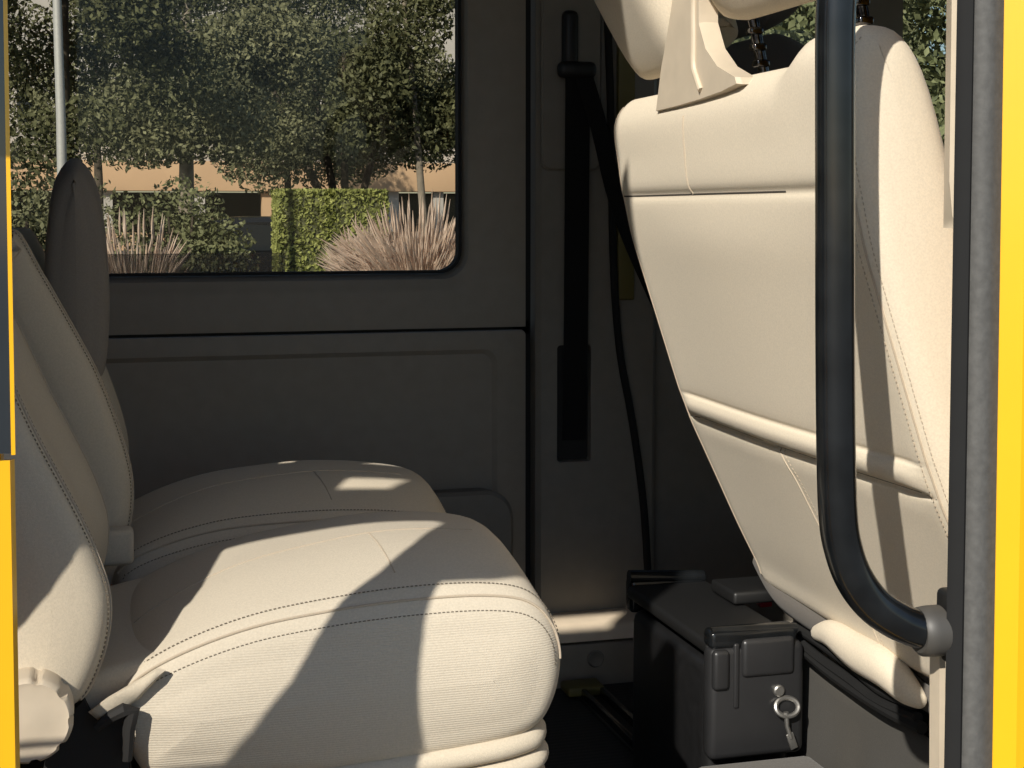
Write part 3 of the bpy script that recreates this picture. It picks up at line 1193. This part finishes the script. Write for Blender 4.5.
def drv_sq(v):
    pts = [(1.34, .80, 0), (1.32, .90, 0), (1.40, .96, 0), (1.6, .975, 0), (1.8, .97, 0), (1.87, .93, 0), (1.86, .84, 0), (1.6, .80, 0)]
    return [Vector((p.x, p.y)) for p in catmull(pts, 4, True)]


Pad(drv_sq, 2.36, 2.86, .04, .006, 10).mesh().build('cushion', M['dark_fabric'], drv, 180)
mb = MB()
mb.box((1.58, 2.61, (ZF + .8) / 2), (.42, .40, .8 - ZF), .02)
mb.build('pedestal', M['black_metal'], drv)

# ------------------------------------------------------------------ near door pillar
YB = 1.40
ia = at(951, 60, YB).x
zz = [0.4, 0.7, 1.0, 1.3, 1.6, 1.9, 2.2, 2.5]


def edge_x(px_top, px_bot, Y, z):
    t_, b__ = at(px_top, 0, Y), at(px_bot, 768, Y)
    return t_.x + (b__.x - t_.x) * (z - t_.z) / (b__.z - t_.z)


# pillar body in yellow paint
mb = MB()
mb.loft([[Vector((edge_x(1003, 991, YB - .03, z), YB - .03, z)), Vector((edge_x(1003, 991, YB - .03, z) + .02, YB - .045, z)), Vector((1.18, YB - .06, z)), Vector((1.18, YB + .02, z)), Vector((edge_x(975, 960, YB, z), YB + .02, z))] for z in zz], True, True, True)
struct(mb.build('wall_near_pillar', M['yellow'], None, 30))
# grey ribbed rubber seal: profile swept up the pillar
seal = MB()
rings = []
for z in zz:
    def X(pt, pb_, Y=YB - .03):
        return edge_x(pt, pb_, Y, z)
    ring = []
    for pt, pb_, dy in ((975, 962, 0.0), (978, 965, -.006), (984, 971, -.010), (992, 980, -.008), (999, 987, -.004), (1003, 991, -.002), (1004, 992, .02), (975, 962, .02)):
        ring.append(Vector((X(pt, pb_), YB - .03 + dy, z)))
    rings.append(ring)
seal.loft(rings)
so = seal.build('door_weatherstrip', M['rubber'], None, 50)
tag(so, 'grey rubber weatherstrip running up the door pillar beside the yellow paint', 'weatherstrip')
mb = MB()
mb.loft([[Vector((edge_x(957, 944, YB - .02, z) + dx, YB - .02 + dy, z)) for dx, dy in ((0, 0), (.004, -.007), (.012, -.011), (.019, -.007), (.021, 0), (.030, .02), (.014, .02))] for z in zz])
mb.build('inner_lip', M['rubber_black'], so, 50)
# beige inner trim strip of the pillar
mb = MB()
zb = at(950, 228, YB + .02).z
zlev = [zb, zb + .004, zb + .012, zb + .05, 1.7, 1.9, 2.2, 2.5]
mb.loft([[Vector((edge_x(944, 934, YB + .02, z) + (.012 * (1 - smooth01((z - zb) / .02))), YB + .005, z)), Vector((edge_x(958, 946, YB + .02, z), YB + .0, z)), Vector((edge_x(958, 946, YB + .02, z), YB + .03, z)), Vector((edge_x(945, 934, YB + .02, z) + .008, YB + .03, z))] for z in zlev])
struct(mb.build('trim_5', M['beige_plastic'], None, 50))
mb = MB()
z0_, z1_ = .4, at(943, 648, YB + .03).z
mb.loft([[Vector((edge_x(944, 941, YB + .01, z) + dx, YB + .012 + dy, z)) for dx, dy in ((-.001, 0), (.006, 0), (.006, .02), (-.001, .02))] for z in (z0_, (z0_ + z1_) / 2, z1_)])
struct(mb.build('trim_6', M['beige_plastic'], None, 50))
# passenger door beyond the pillar and the lower sill
mb = MB()
mb.loft([ring_xz(rect_match(1.18, 3.0, .35, 2.5), YB - .05), ring_xz(rrect(1.26, 2.5, 1.42, 2.15, .08), YB - .05), ring_xz(rrect(1.27, 2.49, 1.43, 2.14, .08), YB)], True, False, False)
struct(mb.build('wall_near_cab', M['yellow'], None, 30))
mb = MB()
mb.loft([ring_xz(rrect(1.27, 2.49, 1.43, 2.14, .08), YB - .02)], True, True, False)
struct(mb.build('window_5', M['glass_cab'], None))
mb = MB()
mb.box((0.1, YB + .0, .42), (2.4, .10, .16), .02)
struct(mb.build('wall_near_sill', M['yellow'], None))
mb = MB()
hp_ = [(-1.0, 2.56), (-1.0, 2.12), (-.4, 2.12), (-.16, 2.125), (-.07, 2.15), (-.01, 2.21), (.02, 2.30), (.05, 2.40), (.12, 2.44), (.3, 2.45), (1.2, 2.45), (1.2, 2.56)]
mb.loft([ring_xz(hp_, YB), ring_xz(hp_, YB + .06)], True, True, True)
struct(mb.build('wall_near_header', M['yellow'], None))
mb = MB()
mb.box((-1.30, YB + .02, 1.45), (0.66, .06, 2.1), .01)
struct(mb.build('wall_near_quarter', M['yellow'], None))

# ------------------------------------------------------------------ grab handle
gh = empty('grab_handle', at(935, 632, YB), 'glossy black tubular grab handle mounted on the door pillar by the cream bench', 'grab handle')
YH = 1.40
pp = [(835, 60), (835, 200), (835, 330), (836, 450), (838, 515), (843, 548), (854, 578), (872, 603), (894, 619), (912, 627), (930, 632)]
pts = [at(846, -62, YH), at(839, -30, YH), at(836, 5, YH)] + [at(x, y, YH) for x, y in pp]
pts = [at(912, -128, YH), at(885, -112, YH), at(862, -90, YH)] + pts
mb = MB()
mb.tube(catmull(pts, 6), .0202, 24)
mb.build('tube', M['black_paint'], gh, 60)
for (x, y) in ((929, 631), (914, -129)):
    c = at(x, y, YH)
    mb = MB()
    mb.lathe([(.0, -.014), (.022, -.014), (.026, -.010), (.027, .0), (.027, .012), (0, .012)], c, (1, 0, 0), 32)
    fl = mb.build('flange', M['flange'], gh)
mb = MB()
a, b_ = at(943, 590, YH + .01), at(943, 662, YH + .01)
mb.box((a.x + .012, YH + .012, (a.z + b_.z) / 2), (.024, .03, abs(a.z - b_.z)), .007)
mb.build('mounting_plate', M['black_plastic'], gh)

# ------------------------------------------------------------------ sliding door, open along the side
sd = empty('sliding_door', (-0.7, 1.13, .45), 'open yellow sliding door, only its front edge in view', 'sliding door')
YO = 1.165


def door_x(z):
    t_, b__ = at(7.5, 0, YO), at(21, 768, YO)
    return t_.x + (b__.x - t_.x) * (z - t_.z) / (b__.z - t_.z)


gz0 = at(8, 455, YO).z
DT = 0.06
# lower body
mb = MB()
lev = [.45, .7, .95, 1.15, gz0 - .03, gz0 - .004]
mb.loft([[Vector((door_x(z) - .014, YO + DT, z - (.075 if z > 1.2 else 0))), Vector((door_x(z) - .001, YO + .006, z)), Vector((door_x(z) - .004, YO, z)), Vector((-1.35, YO, z)), Vector((-1.35, YO + DT, z - (.075 if z > 1.2 else 0)))] for z in lev])
mb.build('body', M['yellow'], sd, 30)
# window frame: opening with a wide rounded front lower corner
op = [(-1.25, 1.262), (-0.9, 1.262), (-0.6, 1.262), (-.36, 1.262), (-.30, 1.264), (-.245, 1.278), (-.205, 1.308), (-.162, 1.36), (-.137, 1.420), (-.124, 1.47), (-.104, 1.522), (-.098, 1.59), (-.108, 1.652), (-.122, 1.70), (-.17, 1.738), (-.45, 1.752), (-1.25, 1.752)]
ot = [(-1.35, 1.235), (-0.9, 1.235), (-0.6, 1.235), (-.34, 1.235), (-.27, 1.235), (-.2, 1.235), (0, 1.235), (0, 1.37), (0, 1.43), (0, 1.48), (0, 1.52), (0, 1.58), (0, 1.65), (0, 1.70), (0, 1.80), (-.45, 1.80), (-1.35, 1.80)]
ot = [((door_x(z) - .012) if x == 0 else x, z) for x, z in ot]
ob_ = [((door_x(z) - .0030) if k in range(6, 15) else x, max(z, gz0 + .001)) for k, (x, z) in enumerate(ot)]
ib_ = [(x - .01, max(z, gz0 + .002)) for x, z in op]
mb = MB()
mb.loft([ring_xz(op, YO + DT), ring_xz(ot, YO + DT), ring_xz(ot, YO + .03), ring_xz(op, YO + .03), ring_xz(op, YO + DT)], True, False, False)
# unseen upper door; two made-up slots let sun onto middle cushion and ledge
for z0, z1, xr in ((1.79, 1.985, None), (1.985, 2.055, -.425), (2.055, 2.140, None), (2.140, 2.228, -.385), (2.228, 2.66, None)):
    xl = -1.35 if xr is None else xr
    mb.loft([[Vector((xl, y, z)), Vector((door_x(z) - .012, y, z)), Vector((door_x(z) - .012, y, z2)), Vector((xl, y, z2))] for y, z, z2 in ((YO + .03, z0, z1), (YO + DT, z0, z1))])
mb.build('window_frame', M['yellow'], sd, 30)
# flush glass over the frame, with an opaque dark border and a thin yellow edge
mb = MB()
mb.loft([ring_xz(ib_, YO + .009), ring_xz(ob_, YO + .009), ring_xz(ob_, YO), ring_xz(ib_, YO), ring_xz(ib_, YO + .009)], True, False, False)
gt = door_x(2.5) - .003
mb.loft([[Vector((-.36, y, 1.80)), Vector((door_x(1.80) - .003, y, 1.80)), Vector((gt, y, 2.5)), Vector((-.36, y, 2.5))] for y in (YO, YO + .009)])
mb.build('glass_border', M['frit'], sd, 30)
mb = MB()
mb.loft([[Vector((door_x(z) - .0030 + dx, YO + dy, z)) for dx, dy in ((0, -.001), (.003, -.001), (.002, .012), (0, .012))] for z in (gz0, 1.8, 2.5)])
mb.build('edge_strip', M['yellow'], sd)
mb = MB()
mb.loft([ring_xz(ib_, YO + .004)], True, True, False)
mb.build('door_glass', M['glass_door'], sd)

# unseen panel added outside the door to shade the near cushion
mb = MB()
ms = rrect(-.235, -.118, 1.695, 1.90, .03)
mb.loft([ring_xz([(x * .0 + (-.176) + (x + .176) * .8, 1.80 + (z - 1.80) * .85) for x, z in ms], 1.0 - .03), ring_xz(ms, 1.0 - .015), ring_xz(ms, 1.0 + .004)])
blocker = mb.build('sun_blocker', M['black_plastic'], sd, 50)
mb = MB()
mb.loft([ring_xz([(-.176 + (x + .176) * .94, 1.80 + (z - 1.80) * .95) for x, z in ms], 1.004), ring_xz([(-.176 + (x + .176) * .94, 1.80 + (z - 1.80) * .95) for x, z in ms], 1.006)])
mb.build('blocker_face', M['steel'], blocker)
mb = MB()
mb.tube([Vector((-.19, 1.0, 1.86)), Vector((-.24, 1.07, 1.87)), Vector((-.26, YO + .04, 1.88))], .012, 10)
mb.build('blocker_arm', M['black_metal'], sd)

# out-of-view sheet added in the door opening, cut to shape the near seat's shadow
mb = MB()
cp_ = [(-.95, 1.98), (-.95, 1.5), (-.95, 1.25), (-.80, 1.22), (-.5, 1.215), (-.40, 1.215), (-.30, 1.235), (-.263, 1.262), (-.236, 1.29), (-.216, 1.325), (-.207, 1.365), (-.220, 1.405), (-.245, 1.45), (-.30, 1.55), (-.325, 1.65), (-.34, 1.8), (-.37, 1.93), (-.46, 1.98)]
mb.loft([ring_xz(cp_, YB + .02), ring_xz(cp_, YB + .034)], True, True, True)
tag(mb.build('shade_sheet', M['dark_fabric'], None), 'unseen dark sheet added in the door opening to shade the near seat', 'sun blocker')

# ------------------------------------------------------------------ outdoors
M['asphalt'] = plain('asphalt', (0.10, 0.098, 0.094), 0.9, amt=0.2, scale=3, bump=.3, bscale=80)
M['leaf_dark'] = leafy('dark_tree_leaves', (0.045, 0.052, 0.022), (0.20, 0.205, 0.10))
M['leaf_mid'] = leafy('tree_leaves', (0.06, 0.066, 0.030), (0.34, 0.34, 0.19))
M['leaf_shrub'] = leafy('shrub_leaves', (0.07, 0.085, 0.032), (0.32, 0.33, 0.17))
M['leaf_hedge'] = leafy('hedge_leaves', (0.17, 0.20, 0.05), (0.50, 0.52, 0.17), 2)
M['bark'] = plain('bark', (0.10, 0.08, 0.06), 0.95, amt=.4, scale=8)
M['bark_pale'] = plain('pale_bark', (0.34, 0.29, 0.23), 0.95, amt=.3, scale=8)
M['straw'] = leafy('dry_grass', (0.50, 0.36, 0.27), (0.85, 0.68, 0.56), 2)
M['peach'] = plain('peach_render', (0.78, 0.52, 0.32), 0.9, amt=.08, scale=.6)
M['white_render'] = plain('pale_render', (0.62, 0.58, 0.54), 0.9, amt=.1, scale=.6)
M['dark_glass'] = plain('dark_window_glass', (0.03, 0.035, 0.04), 0.15)
M['pole'] = plain('galvanised_pole', (0.62, 0.62, 0.60), 0.5, 0.2)
M['car'] = plain('dark_car_paint', (0.02, 0.021, 0.024), 0.25, coat=.6)
M['grass'] = leafy('ground_grass', (0.12, 0.13, 0.04), (0.26, 0.25, 0.10), 1)

mb = MB()
mb.box((0, 20, -.25), (160, 160, .5))
struct(mb.build('ground', M['asphalt'], None))


def leaves(name, centres, n, size, mat, parent, flat=.55, seed=1):
    """a crown of small leaf blades scattered through overlapping clumps"""
    rg = np.random.default_rng(seed)
    c = np.array([q[:3] for q in centres])
    rad_ = np.array([q[3] for q in centres])
    wts = rad_ ** 2
    idx = rg.choice(len(c), n, p=wts / wts.sum())
    d = rg.normal(size=(n, 3))
    d /= np.linalg.norm(d, axis=1)[:, None]
    rr = rad_[idx] * rg.random(n) ** .35
    p = c[idx] + d * rr[:, None] * np.array([1, 1, .85])
    u = rg.normal(size=(n, 3))
    u /= np.linalg.norm(u, axis=1)[:, None]
    w_ = np.cross(u, rg.normal(size=(n, 3)))
    w_ /= np.linalg.norm(w_, axis=1)[:, None]
    s = size * (0.6 + .8 * rg.random(n))[:, None]
    q0, q1, q2, q3 = p - u * s, p + w_ * s * flat, p + u * s, p - w_ * s * flat
    v = np.stack([q0, q1, q2, q3], 1).reshape(-1, 3)
    me = bpy.data.meshes.new(name)
    f = np.arange(n * 4).reshape(-1, 4)
    me.from_pydata(v.tolist(), [], f.tolist())
    me.materials.append(mat)
    o = bpy.data.objects.new(name, me)
    COL.objects.link(o)
    if parent is not None:
        o.parent = parent
        o.matrix_parent_inverse = parent_world(parent).inverted()
    return o


def tree(x, y, base, height, rx, zlow, label, mat, n, size, bark='bark', stems=None, seed=1, group='trees outside the van', nb=26, thick=.16):
    root = empty('tree', (x, y, 0), label, 'tree', group)
    rg = random.Random(seed)
    cl = []
    for k in range(nb):
        a = rg.random() * 2 * math.pi
        q = rx * math.sqrt(rg.random())
        cl.append((x + q * math.cos(a), y + q * math.sin(a) * .7, zlow + .3 + (height - zlow) * rg.random() ** 1.3, rx * (.28 + .2 * rg.random())))
    leaves('crown', cl, n, size, mat, root, .5, seed)
    mb = MB()
    for st in (stems or [((0, 0), (0.1, 0), (.05, .1))]):
        pts = [Vector((x + st[0][0], y + st[0][1], -.05)), Vector((x + st[1][0], y + st[1][1], zlow * .62)), Vector((x + st[2][0], y + st[2][1], zlow + .9)), Vector((x + st[2][0] * 1.7, y + st[2][1], zlow + 2.6))]
        mb.tube(catmull(pts, 5), [thick * (1 - .045 * k) for k in range(16)], 9)
    mb.build('trunk', M[bark], root)
    return root


def outx(px, Y):
    return at(px, 200, Y).x


tree(outx(60, 19), 19, 0, 6.5, 1.5, 1.85, 'dark tree at the edge of the glass, behind the pale lamp post', M['leaf_dark'], 30000, .042, seed=3)
tree(outx(185, 25), 25, 0, 7.5, 1.9, 2.6, 'broad tree with a single trunk rising behind the loose green shrub', M['leaf_mid'], 42000, .046, 'bark_pale', [((0, 0), (.02, 0), (.05, .1))], seed=5, thick=.17)
tree(outx(345, 31), 31, 0, 8, 2.4, 2.3, 'tree with several forked trunks standing just behind the clipped hedge', M['leaf_mid'], 50000, .052, 'bark',
     [((-.05, 0), (-.35, 0), (-1.1, .1)), ((0, 0), (.02, .1), (.02, .2)), ((.08, 0), (.3, .1), (.75, .2)), ((.02, .1), (-.15, .1), (-.42, .3))], seed=8, thick=.12)
tree(outx(432, 20), 20, 0, 6.5, 1.25, 2.3, 'tree with a pale slender trunk above the dry plume grass', M['leaf_dark'], 26000, .042, 'bark_pale', [((0, 0), (-.12, 0), (-.26, .0))], seed=13, thick=.07)
tree(outx(95, 42), 42, 0, 9, 3.0, 3.2, 'farther shaded tree filling the gap between the lamp post and the single trunk', M['leaf_dark'], 36000, .07, seed=21)
tree(outx(285, 51), 51, 0, 9, 3.3, 3.2, 'farther shaded tree filling the gap over the dark car', M['leaf_dark'], 40000, .07, seed=22)

# foliage seen through the cab windows
tree(at(790, 40, 14).x, 14.0, 0, 6.0, 1.6, 1.0, 'dull green tree seen past the dark seat, through the driver door glass', M['leaf_mid'], 45000, .036, seed=31, group='trees beyond the cab', nb=22, thick=.08)
tree(at(930, 40, 19).x, 19.0, 0, 8.0, 2.6, 1.0, 'hazy green tree farther off, its crown topping the bright tree seen through the cab glass', M['leaf_shrub'], 60000, .06, seed=34, group='trees beyond the cab', nb=44, thick=.12)
tree(at(955, 60, 9).x, 9.0, 0, 5.0, 1.5, 0.9, 'bright green tree seen through the cab glass above the cream bench', M['leaf_shrub'], 60000, .034, seed=32, group='trees beyond the cab', nb=40, thick=.08)


def shrub(px, Y, h, rx, label, mat, n, size, seed, zl=.2):
    root = empty('shrub', (outx(px, Y), Y, 0), label, 'shrub', 'loose shrubs outside')
    rg = random.Random(seed)
    x = outx(px, Y)
    cl = [(x + rx * (rg.random() * 2 - 1), Y + rx * .5 * (rg.random() * 2 - 1), zl + (h - zl - .25) * rg.random(), .18 + .25 * rg.random()) for _ in range(34)]
    leaves('foliage', cl, n, size, mat, root, .55, seed)
    mb = MB()
    for k in range(6):
        a = rg.random() * 6.28
        mb.tube([Vector((x, Y, -.02)), Vector((x + .3 * rx * math.cos(a), Y + .2 * math.sin(a), h * .4)), Vector((x + .7 * rx * math.cos(a), Y + .3 * math.sin(a), h * .8))], [.03, .022, .01], 6)
    mb.build('stem', M['bark'], root)
    return root


shrub(180, 15, 1.82, .50, 'loose broad green shrub standing between the headrest and the clipped hedge', M['leaf_shrub'], 17000, .028, 41)
shrub(25, 13, 1.78, .45, 'dull shrub at the extreme edge of the glass beyond the rear headrest', M['leaf_mid'], 9000, .026, 42)

# clipped hedge
hx0, hx1, hY = outx(279, 17), outx(388, 17), 17.0
hz = at(330, 190, hY).z
hedge = MB()
hedge.box(((hx0 + hx1) / 2, hY + .35, hz / 2 - .03), (hx1 - hx0 - .06, .66, hz - .06), .05)
ho = hedge.build('hedge', M['leaf_dark'], None)
tag(ho, 'bright green clipped hedge block with a flat top outside the big window', 'hedge')
n = 14000
rg = np.random.default_rng(77)
p = np.stack([hx0 + (hx1 - hx0) * rg.random(n), hY + .7 * rg.random(n), hz * rg.random(n) ** .7], 1)
side = rg.random(n)
p[side < .55, 1] = hY + .05 * rg.random((side < .55).sum())
sel = (side >= .55) & (side < .82)
p[sel, 2] = hz - .05 * rg.random(sel.sum())
p[side >= .82, 0] = np.where(rg.random((side >= .82).sum()) < .5, hx0, hx1)
u = rg.normal(size=(n, 3)); u /= np.linalg.norm(u, axis=1)[:, None]
w_ = np.cross(u, rg.normal(size=(n, 3))); w_ /= np.linalg.norm(w_, axis=1)[:, None]
s = .028 * (0.6 + .8 * rg.random(n))[:, None]
v = np.stack([p - u * s, p + w_ * s * .6, p + u * s, p - w_ * s * .6], 1).reshape(-1, 3)
me = bpy.data.meshes.new('leaves')
me.from_pydata(v.tolist(), [], np.arange(n * 4).reshape(-1, 4).tolist())
me.materials.append(M['leaf_hedge'])
lo = bpy.data.objects.new('leaves', me)
COL.objects.link(lo)
lo.parent = ho


def plume(px, Y, h, spread, nb, label, seed):
    root = empty('plume_grass', (outx(px, Y), Y, 0), label, 'ornamental grass', 'dry plume grasses')
    rg = random.Random(seed)
    x = outx(px, Y)
    mb = MB()
    mp = MB()
    for k in range(nb):
        a = rg.random() * 6.283
        l = h * (.7 + .35 * rg.random())
        sp = spread * rg.random() ** .6
        b0 = Vector((x + .12 * math.cos(a), Y + .1 * math.sin(a), 0))
        b1 = b0 + Vector((sp * .35 * math.cos(a), sp * .25 * math.sin(a), l * .62))
        b2 = b0 + Vector((sp * .95 * math.cos(a), sp * .6 * math.sin(a), l * (1 - .25 * sp / spread)))
        c = catmull([b0, b1, b2], 4)
        mb.tube(c, [.0042 * (1 - k2 / 9.5) for k2 in range(len(c))], 3)
        if k % 2 == 0:
            d = (b2 - b1).normalized()
            mp.tube([b2 - d * .14, b2 - d * .06, b2 + d * .08], [.004, .010, .001], 4)
    mb.build('blades', M['straw'], root)
    mp.build('plumes', M['straw'], root)


plume(418, 12, 1.56, .70, 1500, 'large tuft of dry pinkish plume grass beside the clipped hedge', 51)
plume(372, 15, 1.40, .42, 500, 'smaller dry tuft leaning against the clipped hedge', 52)
plume(135, 12, 1.52, .30, 300, 'pale dry tuft just past the rear headrest', 53)

# lamp post
lp = empty('lamp_post', (outx(61, 14), 14, 0), 'pale straight lamp post rising behind the rear headrest', 'lamp post')
mb = MB()
mb.tube([Vector((at(63, 200, 14).x, 14, -.02)), Vector((at(61, 120, 14).x, 14, at(61, 120, 14).z)), Vector((at(57, 0, 14).x, 14, at(57, 0, 14).z)), Vector((at(50, -200, 14).x, 14, at(50, -200, 14).z))], [.050, .042, .038, .034], 16)
mb.build('shaft', M['pole'], lp)
mb = MB()
mb.box((at(50, -200, 14).x + .35, 14, at(50, -200, 14).z + .02), (.7, .18, .09), .03)
mb.build('lamp_head', M['pole'], lp)

# dark car behind the shrub
car = empty('car', (outx(255, 20), 20, 0), 'dark car half hidden between the loose shrub and the clipped hedge', 'car')
cx = outx(252, 20)
side_p = [(-2.1, .35), (-2.15, .7), (-1.9, .88), (-1.2, .95), (-.7, 1.32), (-.2, 1.43), (.6, 1.40), (1.3, 1.02), (1.9, .92), (2.1, .7), (2.1, .35)]
sp = [Vector((p.x, p.y)) for p in catmull([(x, z, 0) for x, z in side_p], 3)]
mb = MB()
mb.loft([[Vector((cx + p.x * s_ + .0, yy, .35 + (p.y - .35) * t_)) for p in sp] for yy, s_, t_ in ((20.0, .96, .93), (20.12, 1, 1), (21.5, 1, 1), (21.65, .96, .93))])
mb.build('body', M['car'], car, 50)
mb = MB()
mb.loft([[Vector((cx + x, yy, z)) for x, z in ((-1.05, .98), (-.62, 1.26), (-.15, 1.34), (.5, 1.31), (1.05, 1.0))] for yy in (19.985, 20.03)])
mb.build('side_window', M['dark_glass'], car)
for wx in (-1.3, 1.3):
    mb = MB()
    mb.lathe([(.0, -.1), (.28, -.1), (.33, -.06), (.33, .08), (.0, .08)], (cx + wx, 20.05, .33), (0, -1, 0), 28)
    mb.build('wheel', M['rubber_black'], car)

# building with a peach fascia over a dark open ground floor
bd = empty('building', (3, 60, 0), 'long building with a peach fascia over a dark open ground floor', 'building')
yB = 60.0
f0, f1 = at(200, 191, yB).z, at(200, 161, yB).z
mb = MB()
mb.box((4, yB + .6, (f0 + f1) / 2), (60, 1.2, f1 - f0), .02)
mb.build('fascia', M['peach'], bd)
mb = MB()
mb.box((4, yB + 3, f1 + 4), (60, 4, 8))
mb.build('upper_wall', M['white_render'], bd)
mb = MB()
mb.box((4, yB + 5, f0 / 2), (60, .4, f0))
mb.build('recess_wall', M['dark_glass'], bd)
mb = MB()
mb.box((4, yB + .4, .35), (60, .3, .7))
mb.build('plinth', M['peach'], bd)
for k, px in enumerate((-20, 107, 200, 268, 395, 440, 520)):
    mb = MB()
    mb.box((outx(px, yB), yB + .5, f0 / 2), (.42, .42, f0))
    mb.build('column', M['white_render'] if k % 3 else M['peach'], bd)
for px in (30, 90, 150, 218, 305, 345, 400, 450):
    mb = MB()
    mb.box((outx(px, yB), yB + .97, f1 + 2.1), (1.1, .1, 1.5), .03)
    wf = mb.build('window', M['white_render'], bd)
    mb = MB()
    mb.box((outx(px, yB), yB + .90, f1 + 2.1), (.9, .06, 1.3))
    mb.build('pane', M['dark_glass'], wf)
